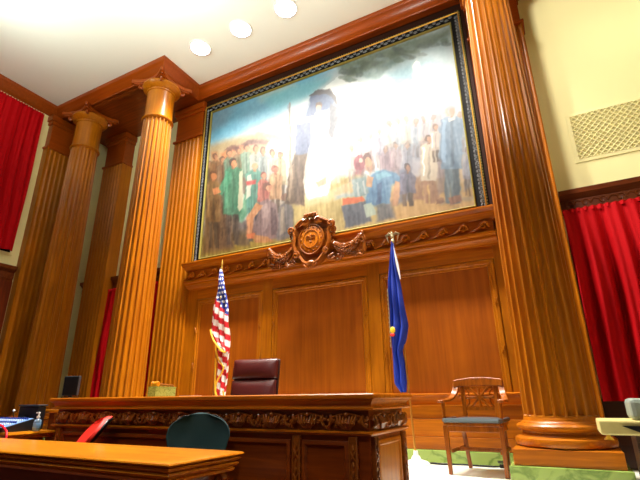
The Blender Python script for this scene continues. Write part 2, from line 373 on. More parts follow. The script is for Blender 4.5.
# ---------------------------------------------------------------- the painting
PAINT=[
(236,238,238,1.0,0.035,[-2.63,7.79,6.01,3.22,5.33,-1.35,-1.23,-0.64]),
(120,200,235,1.0,0.36,[-0.44,3.87,2.12,3.69,3.07,3.38,2.51,2.99,1.28,2.46,-0.14,2.34]),
(150,190,215,0.8,0.174,[-0.26,3.54,0.69,3.37,0.34,2.84,-0.1,2.73]),
(225,228,205,0.8,0.125,[1.07,3.38,1.94,3.38,2.08,3.09,1.25,3.07]),
(120,215,235,0.9,0.125,[1.25,3.17,2.12,3.17,2.76,3.05,2.38,2.82,1.57,2.77]),
(170,200,205,0.9,0.18,[2.97,3.15,4.11,3.21,4.98,3.2,4.9,1.89,4.35,1.99,3.7,2.47]),
(100,120,90,0.8,0.08,[2.93,3.26,3.59,3.24,4.45,3.2,4.95,3.14,4.85,2.98,4.09,2.94,3.73,2.92,3.16,2.9]),
(70,90,70,0.6,0.06,[3.16,3.11,3.59,3.11,3.31,2.92,3.08,2.95]),
(90,130,120,0.7,0.057,[3.39,2.85,3.94,2.92,4.15,2.87,3.64,2.66]),
(90,150,170,0.6,0.09,[3.86,2.7,4.58,2.73,4.72,2.51,4.04,2.3]),
(235,235,225,0.8,0.048,[4.29,2.69,4.37,2.78,4.41,2.52,4.42,2.05,4.28,2.1]),
(240,244,246,0.9,0.085,[3.96,2.38,4.38,2.37,4.78,2.18,4.82,1.73,4.32,1.72,3.88,2.01]),
(255,253,246,0.85,0.198,[1.91,2.48,2.76,2.83,3.55,2.45,3.62,1.67,3.0,1.05,2.14,1.2,1.75,1.84]),  # soft white patch, lamp glare painted into the canvas
(245,245,242,0.8,0.162,[0.04,2.33,1.69,2.55,1.74,2.27,0.03,2.43]),
(196,168,120,0.9,0.108,[-0.02,2.45,1.28,2.39,1.96,2.07,2.01,1.76,0.78,1.94,-0.03,2.01]),
(150,110,100,0.6,0.078,[0.41,2.23,1.05,2.26,1.38,2.21,1.29,2.06,0.58,2.04]),
(238,236,232,0.8,0.115,[1.43,2.1,2.13,1.97,2.09,1.23,1.54,1.44]),
(226,186,122,1.0,0.126,[2.71,0.52,3.92,0.67,5.12,0.85,5.04,-0.04,2.7,-0.09]),
(214,190,120,1.0,0.126,[1.83,0.71,3.0,0.98,3.9,0.41,3.55,-0.02,1.54,0.04]),
(205,175,110,0.8,0.057,[2.87,0.94,3.3,0.98,3.36,0.81,2.9,0.75]),
(255,240,190,0.7,0.06,[2.14,0.78,2.9,0.78,3.07,0.62,2.33,0.55]),
(178,152,58,1.0,0.1,[-0.03,-0.01,-0.08,0.48,2.14,0.29,2.22,-0.11]),
(190,180,120,0.7,0.063,[1.84,0.33,2.52,0.38,2.7,0.22,1.98,0.14]),
(140,105,62,0.95,0.081,[-0.08,1.95,0.43,2.04,0.65,1.07,0.76,0.06,0.03,0.1]),
(160,120,70,0.6,0.052,[0.03,1.43,0.23,1.38,0.29,0.17,0.12,0.16]),
(110,78,52,0.7,0.05,[0.3,1.15,0.5,1.15,0.62,0.16,0.41,0.15]),
(120,95,75,0.7,0.048,[0.52,0.81,0.76,0.76,0.76,0.1,0.58,0.13]),
(95,75,70,0.7,0.046,[0.77,0.6,1.13,0.61,1.12,0.07,0.85,0.12]),
(225,150,100,0.9,0.054,[0.05,2.28,0.21,2.24,0.25,2.02,0.1,2.04]),
(228,138,90,0.95,0.052,[0.1,1.97,0.33,1.95,0.43,1.73,0.37,1.52,0.16,1.57,0.07,1.82]),
(222,140,92,0.9,0.054,[0.29,2.19,0.44,2.19,0.51,1.99,0.36,1.99]),
(232,160,115,0.9,0.052,[0.49,2.2,0.64,2.2,0.7,2.01,0.55,2.03]),
(230,150,110,0.9,0.05,[0.71,2.2,0.86,2.21,0.92,2.03,0.77,2.05]),
(235,175,140,0.9,0.05,[0.96,2.18,1.1,2.18,1.16,2.01,1.01,2.03]),
(216,150,105,0.8,0.05,[0.38,2.01,0.53,2.01,0.57,1.82,0.42,1.84]),
(92,158,124,0.95,0.05,[0.58,1.95,0.88,1.96,1.0,1.41,1.06,0.7,0.91,0.57,0.57,0.8,0.4,1.21]),
(62,115,95,0.6,0.05,[0.62,1.72,0.72,1.74,0.81,0.71,0.69,0.74]),
(128,190,150,0.6,0.048,[0.74,1.86,0.86,1.88,0.97,0.8,0.85,0.78]),
(86,158,140,0.95,0.048,[0.91,1.73,1.21,1.78,1.41,1.47,1.4,0.59,1.09,0.62]),
(70,120,120,0.6,0.046,[1.18,1.57,1.29,1.59,1.34,0.8,1.24,0.78]),
(240,238,226,0.95,0.038,[0.8,2.0,0.97,2.0,1.0,1.84,0.96,1.21,0.89,0.9,0.84,0.95,0.9,1.52]),
(176,186,184,0.9,0.072,[1.16,1.97,1.52,1.99,1.67,1.44,1.64,1.05,1.32,1.37]),
(200,200,190,0.8,0.069,[1.34,1.95,1.43,1.97,1.54,1.44,1.45,1.38]),
(188,165,120,0.8,0.046,[1.62,1.7,1.75,1.71,1.77,0.9,1.64,0.89]),
(226,120,58,0.95,0.052,[0.13,1.41,0.28,1.46,0.38,1.35,0.34,1.25,0.17,1.27]),
(240,225,205,0.9,0.038,[0.3,1.45,0.45,1.39,0.44,1.27,0.34,1.29]),
(205,92,84,0.9,0.048,[0.95,1.46,1.18,1.44,1.24,1.27,1.01,1.3]),
(235,215,200,0.9,0.048,[1.04,1.57,1.2,1.55,1.21,1.42,1.07,1.45]),
(200,90,88,0.9,0.046,[1.36,1.4,1.52,1.38,1.55,1.13,1.4,1.15]),
(205,110,90,0.9,0.044,[1.54,1.27,1.7,1.27,1.7,0.99,1.58,1.0]),
(222,180,160,0.8,0.046,[1.14,1.29,1.3,1.25,1.31,1.0,1.18,1.04]),
(162,134,132,0.95,0.066,[1.25,0.86,1.49,0.92,1.67,0.75,1.7,0.12,1.24,0.17,1.14,0.53]),
(120,98,98,0.5,0.042,[1.35,0.62,1.57,0.63,1.62,0.17,1.37,0.18]),
(222,150,100,0.95,0.033,[1.27,0.95,1.39,0.83,1.17,0.68,1.15,0.33,1.04,0.28,1.02,0.63]),
(232,120,70,0.95,0.035,[1.06,0.35,1.21,0.36,1.24,0.22,1.09,0.23]),
(214,148,132,0.95,0.044,[1.39,1.23,1.53,1.21,1.58,1.0,1.47,0.97,1.38,1.07]),
(235,200,190,0.8,0.033,[1.58,0.98,1.77,0.98,1.77,0.88,1.6,0.9]),
(138,126,122,0.95,0.063,[1.69,0.72,1.94,0.82,2.02,0.54,1.99,0.11,1.66,0.09]),
(190,170,150,0.7,0.042,[1.64,0.85,1.79,0.89,1.81,0.62,1.69,0.61]),
(205,130,60,0.8,0.044,[1.2,0.25,1.58,0.22,1.58,0.09,1.24,0.13]),
(132,152,184,0.95,0.063,[2.19,2.38,2.32,2.69,2.53,2.83,2.77,2.74,2.89,2.44,2.9,2.14,2.81,1.76,2.72,1.83,2.71,2.33,2.59,2.59,2.51,2.4,2.38,2.25]),
(148,150,160,0.8,0.04,[2.73,2.33,2.89,2.36,2.88,2.03,2.79,1.77,2.7,1.88]),
(168,140,118,0.8,0.04,[2.53,2.83,2.71,2.78,2.83,2.63,2.87,2.45,2.75,2.62,2.59,2.74]),
(150,160,178,0.95,0.066,[2.04,2.34,2.36,2.24,2.38,1.76,2.26,1.53,2.01,1.64]),
(158,136,112,0.95,0.063,[2.01,1.72,2.28,1.64,2.22,1.14,2.2,0.61,1.83,0.73,1.89,1.19]),
(120,98,84,0.6,0.042,[1.97,1.2,2.09,1.21,2.14,0.66,1.94,0.71]),
(128,92,74,0.5,0.032,[2.05,1.58,2.13,1.56,2.14,1.2,2.05,1.22]),
(254,254,250,1.0,0.042,[2.36,2.32,2.51,2.4,2.69,2.34,2.74,1.95,2.75,1.43,2.79,1.03,2.68,0.69,2.33,0.69,2.22,0.95,2.3,1.52]),
(254,252,246,0.95,0.033,[2.08,2.44,2.46,2.31,2.46,2.2,2.08,2.35]),
(226,206,186,0.6,0.03,[2.2,1.26,2.28,1.28,2.26,0.9,2.18,0.92]),
(226,186,158,0.95,0.03,[2.49,2.5,2.57,2.49,2.61,2.37,2.54,2.31,2.46,2.38]),
(200,180,160,0.6,0.03,[2.42,1.44,2.46,1.63,2.49,1.0,2.45,0.89]),
(190,170,140,0.6,0.029,[2.49,1.0,2.68,1.02,2.64,0.92,2.51,0.9]),
(150,150,170,0.8,0.026,[1.86,2.76,1.91,2.79,1.93,2.51,1.89,2.53]),
(205,196,180,0.8,0.026,[1.89,2.53,1.95,2.51,1.96,1.77,1.93,1.33,1.89,1.35]),
(238,232,214,0.9,0.036,[2.87,1.59,2.92,1.61,2.9,0.89,2.85,0.87]),
(240,238,226,0.8,0.036,[3.04,1.62,3.18,1.61,3.16,0.94,3.01,0.94]),
(200,196,186,0.6,0.072,[3.16,2.05,3.53,2.05,3.54,1.61,3.15,1.66]),
(196,190,206,0.7,0.036,[3.5,1.82,3.59,1.83,3.58,1.64,3.49,1.67]),
(150,170,196,0.9,0.034,[3.74,1.98,3.92,2.05,3.86,1.7,3.78,1.47,3.68,1.61]),
(232,214,196,0.8,0.032,[4.03,1.99,4.2,1.97,4.18,1.56,4.02,1.58]),
(188,182,194,0.85,0.136,[3.57,1.46,3.99,1.66,4.83,1.75,5.0,1.23,4.97,0.48,3.98,0.63,3.67,0.91]),
(170,196,206,0.7,0.064,[3.95,1.6,4.37,1.5,4.33,1.12,3.92,1.2]),
(150,158,175,0.6,0.048,[4.12,1.55,4.3,1.49,4.25,0.93,4.04,0.99]),
(226,216,200,0.7,0.051,[3.79,1.65,3.96,1.64,3.9,1.28,3.76,1.29]),
(210,170,150,0.6,0.034,[3.73,1.79,3.83,1.75,3.81,1.65,3.72,1.65]),
(215,175,150,0.6,0.032,[3.97,1.78,4.07,1.77,4.06,1.64,3.98,1.67]),
(205,165,150,0.6,0.032,[4.17,1.68,4.27,1.66,4.26,1.54,4.17,1.57]),
(160,128,142,0.75,0.064,[3.63,1.25,3.83,1.23,3.9,0.82,3.67,0.84]),
(176,80,92,0.85,0.054,[3.17,1.27,3.31,1.3,3.38,1.06,3.3,0.9,3.18,0.94]),
(238,224,208,0.9,0.025,[3.29,1.2,3.38,1.21,3.38,1.06,3.3,1.05]),
(206,152,118,0.95,0.034,[3.38,1.21,3.5,1.19,3.51,0.99,3.44,0.9,3.37,0.99]),
(132,82,82,0.8,0.036,[3.35,1.29,3.49,1.29,3.52,1.17,3.38,1.21]),
(104,150,188,0.95,0.051,[3.47,0.9,3.71,0.92,3.89,0.75,3.95,0.67,3.79,0.6,3.73,0.31,3.31,0.34,3.36,0.67]),
(120,196,216,0.9,0.034,[3.54,0.93,3.71,0.92,3.8,0.81,3.6,0.79]),
(86,108,152,0.6,0.051,[3.49,0.68,3.72,0.65,3.67,0.36,3.41,0.38]),
(136,158,158,0.9,0.054,[3.12,0.88,3.37,0.89,3.38,0.56,3.14,0.58]),
(196,206,206,0.7,0.034,[3.29,0.8,3.4,0.77,3.45,0.44,3.31,0.44]),
(226,196,150,0.9,0.036,[2.79,0.74,3.15,0.79,3.18,0.65,2.86,0.61]),
(176,196,200,0.8,0.036,[2.82,0.66,3.18,0.65,3.18,0.57,2.82,0.58]),
(214,162,120,0.95,0.024,[3.86,0.69,3.95,0.6,3.88,0.31,3.79,0.27,3.77,0.34,3.83,0.53]),
(222,168,120,0.8,0.032,[3.71,0.45,3.81,0.5,3.78,0.3,3.7,0.29]),
(230,112,62,0.95,0.027,[2.95,0.56,3.28,0.55,3.33,0.45,2.96,0.46]),
(104,108,122,0.95,0.036,[2.94,0.45,3.34,0.43,3.43,0.08,2.99,0.06]),
(190,206,190,0.9,0.025,[3.27,0.38,3.44,0.39,3.5,0.19,3.35,0.16]),
(92,98,118,0.8,0.048,[3.51,0.33,3.77,0.34,3.81,0.06,3.52,0.06]),
(110,116,146,0.7,0.048,[3.9,0.85,4.09,0.84,4.11,0.29,3.83,0.29]),
(170,120,90,0.7,0.032,[4.11,0.66,4.26,0.66,4.2,0.27,4.08,0.27]),
(238,220,196,0.95,0.03,[4.29,1.17,4.49,1.14,4.51,0.89,4.52,0.56,4.23,0.6]),
(200,160,140,0.7,0.023,[4.32,0.95,4.46,0.94,4.45,0.86,4.31,0.88]),
(206,190,166,0.6,0.015,[4.34,0.87,4.37,0.87,4.35,0.6,4.32,0.61]),
(206,190,166,0.6,0.015,[4.42,0.87,4.45,0.86,4.44,0.6,4.41,0.6]),
(184,138,108,0.9,0.03,[4.25,0.59,4.46,0.57,4.49,0.21,4.4,0.18,4.33,0.41,4.25,0.25,4.17,0.28]),
(240,196,110,0.8,0.022,[4.28,0.49,4.4,0.49,4.35,0.34,4.25,0.33]),
(226,176,136,0.9,0.03,[4.29,1.31,4.4,1.31,4.4,1.17,4.29,1.17]),
(228,196,166,0.8,0.03,[4.46,1.51,4.57,1.51,4.57,1.29,4.46,1.29]),
(240,228,214,0.8,0.03,[4.45,1.37,4.57,1.36,4.57,1.05,4.45,1.05]),
(140,168,194,0.95,0.042,[4.59,1.39,4.77,1.5,4.92,1.36,4.91,0.81,4.55,0.82]),
(182,190,210,0.7,0.03,[4.65,1.23,4.83,1.21,4.81,0.94,4.64,0.96]),
(222,180,160,0.95,0.022,[4.71,1.68,4.83,1.67,4.84,1.51,4.72,1.51]),
(232,228,222,0.9,0.022,[4.71,1.53,4.83,1.56,4.83,1.49,4.74,1.47]),
(124,146,158,0.95,0.045,[4.55,0.88,4.86,0.83,4.77,0.21,4.65,0.17,4.61,0.6]),
(150,128,130,0.7,0.03,[4.51,0.86,4.61,0.87,4.58,0.31,4.46,0.28]),
(156,122,128,0.9,0.028,[4.66,0.2,4.77,0.22,4.77,0.1,4.62,0.09]),
(240,206,160,0.8,0.028,[4.83,0.84,4.94,0.84,4.88,0.4,4.79,0.39]),
(150,158,186,0.7,0.028,[4.92,0.75,5.0,0.76,4.97,0.29,4.83,0.26]),
(150,150,150,0.5,0.028,[4.48,0.18,4.96,0.17,4.95,0.1,4.48,0.12]),
(110,86,70,0.75,0.027,[-0.06,1.44,0.04,1.42,0.07,0.99,0.0,1.0]),
(93,73,59,0.75,0.026,[0.05,1.42,0.16,1.39,0.19,0.96,0.12,0.98]),
(120,96,60,0.75,0.027,[-0.07,1.96,0.07,1.92,0.17,1.83,0.17,1.59,0.21,1.3,-0.1,1.38,-0.11,1.66,-0.15,1.91]),
(86,69,43,0.5249999999999999,0.022,[-0.01,1.87,0.03,1.86,0.09,1.36,0.04,1.37]),
(159,130,87,0.5249999999999999,0.022,[-0.13,1.91,-0.07,1.89,-0.04,1.44,-0.08,1.45]),
(184,132,97,0.75,0.016,[-0.03,1.99,0.02,1.98,0.03,1.9,-0.02,1.92]),
(110,74,60,0.75,0.016,[0.06,2.02,0.05,1.97,0.02,1.96,-0.03,1.97,-0.07,2.01,-0.09,2.06,-0.08,2.1,-0.05,2.12,0.0,2.11,0.04,2.07]),
(230,165,122,0.75,0.016,[0.07,1.99,0.06,1.96,0.03,1.94,-0.0,1.95,-0.03,1.98,-0.05,2.02,-0.04,2.06,-0.01,2.07,0.02,2.06,0.05,2.03]),
(110,86,70,0.75,0.026,[0.11,1.56,0.2,1.53,0.23,1.1,0.17,1.12]),
(93,73,59,0.75,0.026,[0.22,1.53,0.33,1.5,0.36,1.08,0.28,1.09]),
(140,100,60,0.75,0.027,[0.1,2.07,0.24,2.04,0.33,1.94,0.34,1.7,0.38,1.41,0.07,1.49,0.06,1.77,0.02,2.03]),
(100,72,43,0.5249999999999999,0.022,[0.16,1.99,0.2,1.98,0.25,1.47,0.21,1.48]),
(183,135,87,0.5249999999999999,0.021,[0.04,2.02,0.1,2.01,0.13,1.55,0.09,1.56]),
(184,132,97,0.75,0.016,[0.15,2.1,0.19,2.09,0.2,2.02,0.15,2.03]),
(110,74,60,0.75,0.016,[0.23,2.13,0.22,2.09,0.19,2.07,0.14,2.08,0.1,2.12,0.08,2.17,0.09,2.22,0.13,2.23,0.17,2.22,0.21,2.18]),
(230,165,122,0.75,0.016,[0.24,2.1,0.23,2.07,0.2,2.06,0.17,2.07,0.14,2.1,0.12,2.14,0.13,2.17,0.16,2.18,0.19,2.17,0.22,2.14]),
(110,86,70,0.75,0.026,[0.3,1.44,0.39,1.42,0.41,1.0,0.35,1.02]),
(93,73,59,0.75,0.025,[0.4,1.42,0.51,1.39,0.53,0.98,0.46,0.99]),
(120,92,66,0.75,0.026,[0.29,1.95,0.43,1.92,0.52,1.82,0.52,1.59,0.56,1.31,0.26,1.38,0.25,1.66,0.21,1.91]),
(86,66,47,0.5249999999999999,0.021,[0.35,1.87,0.39,1.86,0.44,1.36,0.39,1.37]),
(159,125,94,0.5249999999999999,0.021,[0.24,1.9,0.29,1.89,0.32,1.44,0.27,1.45]),
(184,132,97,0.75,0.016,[0.33,1.98,0.38,1.97,0.39,1.9,0.33,1.91]),
(110,74,60,0.75,0.015,[0.42,2.01,0.41,1.97,0.38,1.95,0.33,1.96,0.29,2.0,0.27,2.05,0.28,2.09,0.32,2.11,0.36,2.1,0.4,2.06]),
(230,165,122,0.75,0.015,[0.42,1.98,0.42,1.95,0.39,1.94,0.36,1.95,0.33,1.98,0.31,2.01,0.32,2.05,0.35,2.06,0.38,2.05,0.41,2.02]),
(110,86,70,0.75,0.025,[0.46,1.53,0.55,1.51,0.58,1.09,0.51,1.1]),
(93,73,59,0.75,0.025,[0.57,1.51,0.67,1.48,0.69,1.06,0.62,1.08]),
(96,130,110,0.75,0.025,[0.46,2.04,0.6,2.01,0.69,1.91,0.69,1.68,0.72,1.4,0.42,1.47,0.42,1.75,0.38,1.99]),
(69,93,79,0.5249999999999999,0.021,[0.52,1.96,0.56,1.95,0.6,1.45,0.56,1.46]),
(130,171,147,0.5249999999999999,0.02,[0.41,1.99,0.46,1.97,0.49,1.53,0.44,1.54]),
(184,132,97,0.75,0.016,[0.5,2.07,0.55,2.06,0.56,1.99,0.5,2.0]),
(110,74,60,0.75,0.015,[0.59,2.1,0.58,2.06,0.54,2.04,0.5,2.05,0.46,2.09,0.44,2.14,0.45,2.18,0.49,2.2,0.53,2.19,0.57,2.15]),
(230,165,122,0.75,0.016,[0.59,2.07,0.58,2.04,0.56,2.03,0.53,2.03,0.5,2.06,0.48,2.1,0.49,2.14,0.52,2.15,0.55,2.14,0.58,2.11]),
(110,86,70,0.75,0.024,[0.68,1.54,0.77,1.52,0.79,1.1,0.72,1.12]),
(93,73,59,0.75,0.024,[0.78,1.52,0.88,1.49,0.9,1.08,0.83,1.09]),
(150,120,90,0.75,0.025,[0.68,2.05,0.82,2.01,0.9,1.92,0.9,1.68,0.93,1.41,0.64,1.48,0.64,1.76,0.61,2.0]),
(108,86,64,0.5249999999999999,0.02,[0.74,1.96,0.78,1.95,0.82,1.46,0.77,1.47]),
(195,159,123,0.5249999999999999,0.02,[0.63,1.99,0.68,1.98,0.7,1.54,0.66,1.55]),
(184,132,97,0.75,0.015,[0.73,2.08,0.77,2.06,0.78,1.99,0.73,2.01]),
(110,74,60,0.75,0.014,[0.81,2.1,0.8,2.06,0.76,2.04,0.72,2.06,0.68,2.09,0.66,2.14,0.67,2.19,0.71,2.2,0.75,2.19,0.79,2.15]),
(230,165,122,0.75,0.015,[0.81,2.08,0.8,2.04,0.78,2.03,0.75,2.04,0.72,2.07,0.71,2.11,0.71,2.14,0.74,2.15,0.77,2.14,0.8,2.11]),
(110,86,70,0.75,0.024,[0.87,1.56,0.96,1.54,0.97,1.12,0.91,1.14]),
(93,73,59,0.75,0.024,[0.97,1.53,1.07,1.51,1.08,1.1,1.01,1.11]),
(120,150,130,0.75,0.025,[0.88,2.06,1.01,2.02,1.09,1.93,1.09,1.7,1.12,1.42,0.83,1.49,0.83,1.77,0.8,2.01]),
(86,108,93,0.5249999999999999,0.02,[0.93,1.98,0.97,1.96,1.0,1.48,0.96,1.49]),
(159,195,171,0.5249999999999999,0.019,[0.82,2.01,0.87,1.99,0.89,1.55,0.85,1.56]),
(184,132,97,0.75,0.014,[0.92,2.09,0.96,2.07,0.97,2.0,0.92,2.02]),
(110,74,60,0.75,0.014,[1.0,2.11,0.99,2.07,0.96,2.05,0.91,2.07,0.88,2.1,0.86,2.15,0.87,2.19,0.9,2.21,0.95,2.2,0.98,2.16]),
(230,165,122,0.75,0.015,[1.0,2.09,0.99,2.06,0.97,2.04,0.94,2.05,0.91,2.08,0.9,2.12,0.91,2.15,0.93,2.16,0.96,2.15,0.99,2.12]),
(110,86,70,0.75,0.024,[1.08,1.48,1.17,1.46,1.18,1.05,1.12,1.07]),
(93,73,59,0.75,0.023,[1.18,1.46,1.28,1.43,1.29,1.03,1.22,1.04]),
(170,170,160,0.75,0.024,[1.09,1.97,1.22,1.94,1.3,1.85,1.3,1.62,1.32,1.35,1.05,1.42,1.05,1.69,1.02,1.93]),
(122,122,115,0.5249999999999999,0.019,[1.15,1.89,1.18,1.88,1.21,1.4,1.17,1.41]),
(219,219,207,0.5249999999999999,0.019,[1.04,1.92,1.09,1.91,1.11,1.48,1.06,1.49]),
(184,132,97,0.75,0.014,[1.13,2.0,1.18,1.99,1.19,1.92,1.13,1.93]),
(110,74,60,0.75,0.014,[1.22,2.03,1.2,1.99,1.17,1.97,1.13,1.98,1.09,2.02,1.08,2.07,1.09,2.11,1.12,2.13,1.17,2.11,1.2,2.07]),
(230,165,122,0.75,0.014,[1.22,2.0,1.21,1.97,1.19,1.96,1.15,1.97,1.13,1.99,1.12,2.03,1.12,2.06,1.15,2.08,1.18,2.07,1.21,2.04]),
(110,86,70,0.75,0.022,[1.27,1.39,1.35,1.37,1.36,0.97,1.3,0.99]),
(93,73,59,0.75,0.023,[1.37,1.37,1.46,1.35,1.47,0.95,1.4,0.96]),
(150,160,160,0.75,0.023,[1.28,1.88,1.41,1.84,1.49,1.75,1.48,1.53,1.5,1.26,1.23,1.33,1.24,1.6,1.21,1.83]),
(108,115,115,0.5249999999999999,0.018,[1.33,1.8,1.37,1.79,1.39,1.31,1.35,1.33]),
(195,207,207,0.5249999999999999,0.019,[1.23,1.82,1.28,1.81,1.29,1.39,1.25,1.4]),
(184,132,97,0.75,0.014,[1.32,1.9,1.37,1.89,1.37,1.82,1.32,1.84]),
(110,74,60,0.75,0.014,[1.4,1.93,1.39,1.89,1.36,1.87,1.32,1.88,1.28,1.92,1.27,1.97,1.28,2.01,1.31,2.02,1.35,2.01,1.39,1.98]),
(230,165,122,0.75,0.013,[1.4,1.9,1.4,1.87,1.37,1.86,1.34,1.87,1.32,1.9,1.31,1.93,1.32,1.96,1.34,1.98,1.37,1.97,1.39,1.94]),
(110,86,70,0.75,0.022,[1.47,1.3,1.55,1.28,1.56,0.89,1.5,0.9]),
(93,73,59,0.75,0.022,[1.57,1.28,1.66,1.25,1.66,0.87,1.6,0.88]),
(190,184,170,0.75,0.023,[1.49,1.77,1.61,1.74,1.69,1.65,1.68,1.44,1.7,1.17,1.44,1.24,1.44,1.5,1.42,1.73]),
(136,132,122,0.5249999999999999,0.018,[1.54,1.69,1.57,1.69,1.59,1.22,1.55,1.23]),
(243,235,219,0.5249999999999999,0.018,[1.44,1.72,1.49,1.71,1.49,1.3,1.45,1.31]),
(184,132,97,0.75,0.014,[1.53,1.8,1.57,1.79,1.58,1.72,1.53,1.74]),
(110,74,60,0.75,0.013,[1.61,1.83,1.6,1.79,1.57,1.77,1.53,1.78,1.49,1.82,1.48,1.86,1.49,1.9,1.52,1.92,1.56,1.91,1.59,1.87]),
(230,165,122,0.75,0.013,[1.61,1.8,1.6,1.77,1.58,1.76,1.55,1.77,1.52,1.8,1.51,1.83,1.52,1.86,1.54,1.87,1.57,1.86,1.6,1.84]),
(110,86,70,0.75,0.022,[1.65,1.22,1.73,1.2,1.73,0.81,1.67,0.82]),
(93,73,59,0.75,0.022,[1.74,1.19,1.83,1.17,1.83,0.79,1.77,0.8]),
(200,180,140,0.75,0.022,[1.67,1.68,1.79,1.65,1.86,1.56,1.85,1.35,1.87,1.09,1.61,1.15,1.62,1.41,1.6,1.64]),
(144,129,100,0.5249999999999999,0.018,[1.72,1.6,1.75,1.6,1.77,1.14,1.73,1.15]),
(255,231,183,0.5249999999999999,0.018,[1.62,1.63,1.67,1.62,1.67,1.21,1.63,1.22]),
(184,132,97,0.75,0.013,[1.71,1.71,1.75,1.7,1.75,1.63,1.71,1.65]),
(110,74,60,0.75,0.013,[1.78,1.73,1.77,1.69,1.74,1.68,1.7,1.69,1.67,1.72,1.66,1.77,1.67,1.81,1.7,1.83,1.74,1.81,1.77,1.78]),
(230,165,122,0.75,0.013,[1.79,1.71,1.78,1.68,1.75,1.67,1.73,1.68,1.7,1.7,1.69,1.74,1.7,1.77,1.72,1.78,1.75,1.77,1.78,1.74]),
(110,70,66,0.8,0.039,[0.39,2.23,0.56,2.27,0.76,2.21,0.74,2.13,0.52,2.17]),
(110,72,70,0.8,0.037,[0.81,2.24,0.98,2.28,1.19,2.22,1.15,2.14,0.91,2.17]),
(118,80,76,0.7,0.034,[1.15,2.16,1.31,2.18,1.47,2.09,1.38,2.03]),
(104,80,54,0.9,0.025,[0.1,0.85,0.21,0.82,0.26,0.18,0.18,0.19]),
(88,68,45,0.9,0.025,[0.23,0.82,0.36,0.79,0.41,0.15,0.32,0.17]),
(150,110,58,0.9,0.027,[0.08,1.63,0.25,1.58,0.36,1.46,0.37,1.09,0.42,0.67,0.06,0.74,0.04,1.16,-0.02,1.56]),
(108,79,41,0.63,0.021,[0.15,1.51,0.2,1.5,0.28,0.73,0.22,0.75]),
(195,147,84,0.63,0.021,[0.01,1.55,0.07,1.53,0.13,0.84,0.08,0.85]),
(185,120,73,0.9,0.016,[0.12,1.67,0.19,1.65,0.2,1.56,0.13,1.58]),
(120,76,44,0.9,0.016,[0.24,1.7,0.23,1.65,0.18,1.62,0.12,1.64,0.06,1.69,0.04,1.76,0.05,1.81,0.1,1.84,0.16,1.82,0.22,1.77]),
(232,150,92,0.9,0.016,[0.24,1.67,0.23,1.63,0.2,1.61,0.15,1.62,0.11,1.66,0.09,1.71,0.1,1.76,0.14,1.78,0.19,1.76,0.23,1.72]),
(90,72,60,0.9,0.024,[0.52,0.93,0.66,0.9,0.7,0.16,0.6,0.18]),
(76,61,51,0.9,0.024,[0.68,0.89,0.84,0.86,0.87,0.13,0.77,0.15]),
(74,142,108,0.9,0.026,[0.54,1.8,0.75,1.74,0.88,1.62,0.87,1.19,0.91,0.72,0.47,0.81,0.46,1.28,0.42,1.74]),
(53,102,77,0.63,0.019,[0.62,1.69,0.68,1.67,0.73,0.8,0.67,0.81]),
(103,185,144,0.63,0.02,[0.45,1.73,0.54,1.71,0.56,0.92,0.49,0.93]),
(182,126,88,0.9,0.015,[0.61,1.83,0.67,1.82,0.68,1.73,0.61,1.74]),
(92,58,44,0.9,0.015,[0.72,1.86,0.71,1.81,0.66,1.79,0.61,1.8,0.55,1.85,0.53,1.92,0.55,1.97,0.59,1.99,0.65,1.98,0.7,1.93]),
(228,158,110,0.9,0.014,[0.72,1.83,0.71,1.79,0.68,1.77,0.64,1.78,0.6,1.82,0.59,1.87,0.6,1.91,0.63,1.93,0.67,1.92,0.71,1.88]),
(78,160,122,0.9,0.03,[0.46,1.63,0.6,1.68,0.57,1.43,0.4,1.21,0.26,1.33]),
(236,150,92,0.95,0.021,[0.15,1.42,0.3,1.43,0.36,1.29,0.22,1.28]),
(232,222,190,0.95,0.019,[0.8,1.63,0.87,1.65,0.92,0.85,0.85,0.78,0.8,0.88]),
(84,76,80,0.9,0.023,[1.05,0.81,1.17,0.79,1.19,0.14,1.11,0.15]),
(71,64,68,0.9,0.022,[1.19,0.78,1.33,0.75,1.34,0.11,1.25,0.13]),
(96,156,140,0.9,0.024,[1.06,1.59,1.24,1.55,1.36,1.43,1.35,1.05,1.39,0.63,1.0,0.71,1.0,1.13,0.95,1.54]),
(69,112,100,0.63,0.018,[1.14,1.49,1.19,1.48,1.24,0.7,1.17,0.71]),
(130,202,183,0.63,0.018,[0.99,1.53,1.05,1.51,1.08,0.81,1.02,0.82]),
(184,134,100,0.9,0.014,[1.12,1.63,1.18,1.61,1.19,1.53,1.12,1.55]),
(196,190,180,0.9,0.014,[1.23,1.66,1.21,1.61,1.17,1.59,1.12,1.6,1.07,1.65,1.05,1.71,1.06,1.76,1.11,1.78,1.16,1.77,1.21,1.72]),
(230,168,126,0.9,0.014,[1.23,1.63,1.22,1.59,1.19,1.57,1.15,1.58,1.12,1.62,1.1,1.66,1.11,1.7,1.14,1.72,1.18,1.71,1.21,1.68]),
(238,234,216,0.9,0.018,[1.0,1.49,1.09,1.51,1.09,1.06,0.98,1.0]),
(214,80,78,0.9,0.023,[0.96,1.38,1.19,1.36,1.19,1.28,0.98,1.29]),
(110,86,70,0.85,0.022,[1.55,0.95,1.63,0.93,1.63,0.58,1.57,0.6]),
(93,73,59,0.85,0.021,[1.64,0.93,1.73,0.91,1.74,0.56,1.67,0.57]),
(196,150,108,0.85,0.022,[1.57,1.39,1.69,1.36,1.77,1.26,1.76,1.07,1.78,0.83,1.51,0.89,1.51,1.13,1.49,1.33]),
(141,108,77,0.595,0.017,[1.62,1.3,1.65,1.29,1.67,0.88,1.63,0.89]),
(250,195,144,0.595,0.018,[1.51,1.33,1.56,1.31,1.57,0.94,1.53,0.96]),
(180,112,88,0.85,0.013,[1.6,1.42,1.65,1.41,1.66,1.33,1.6,1.35]),
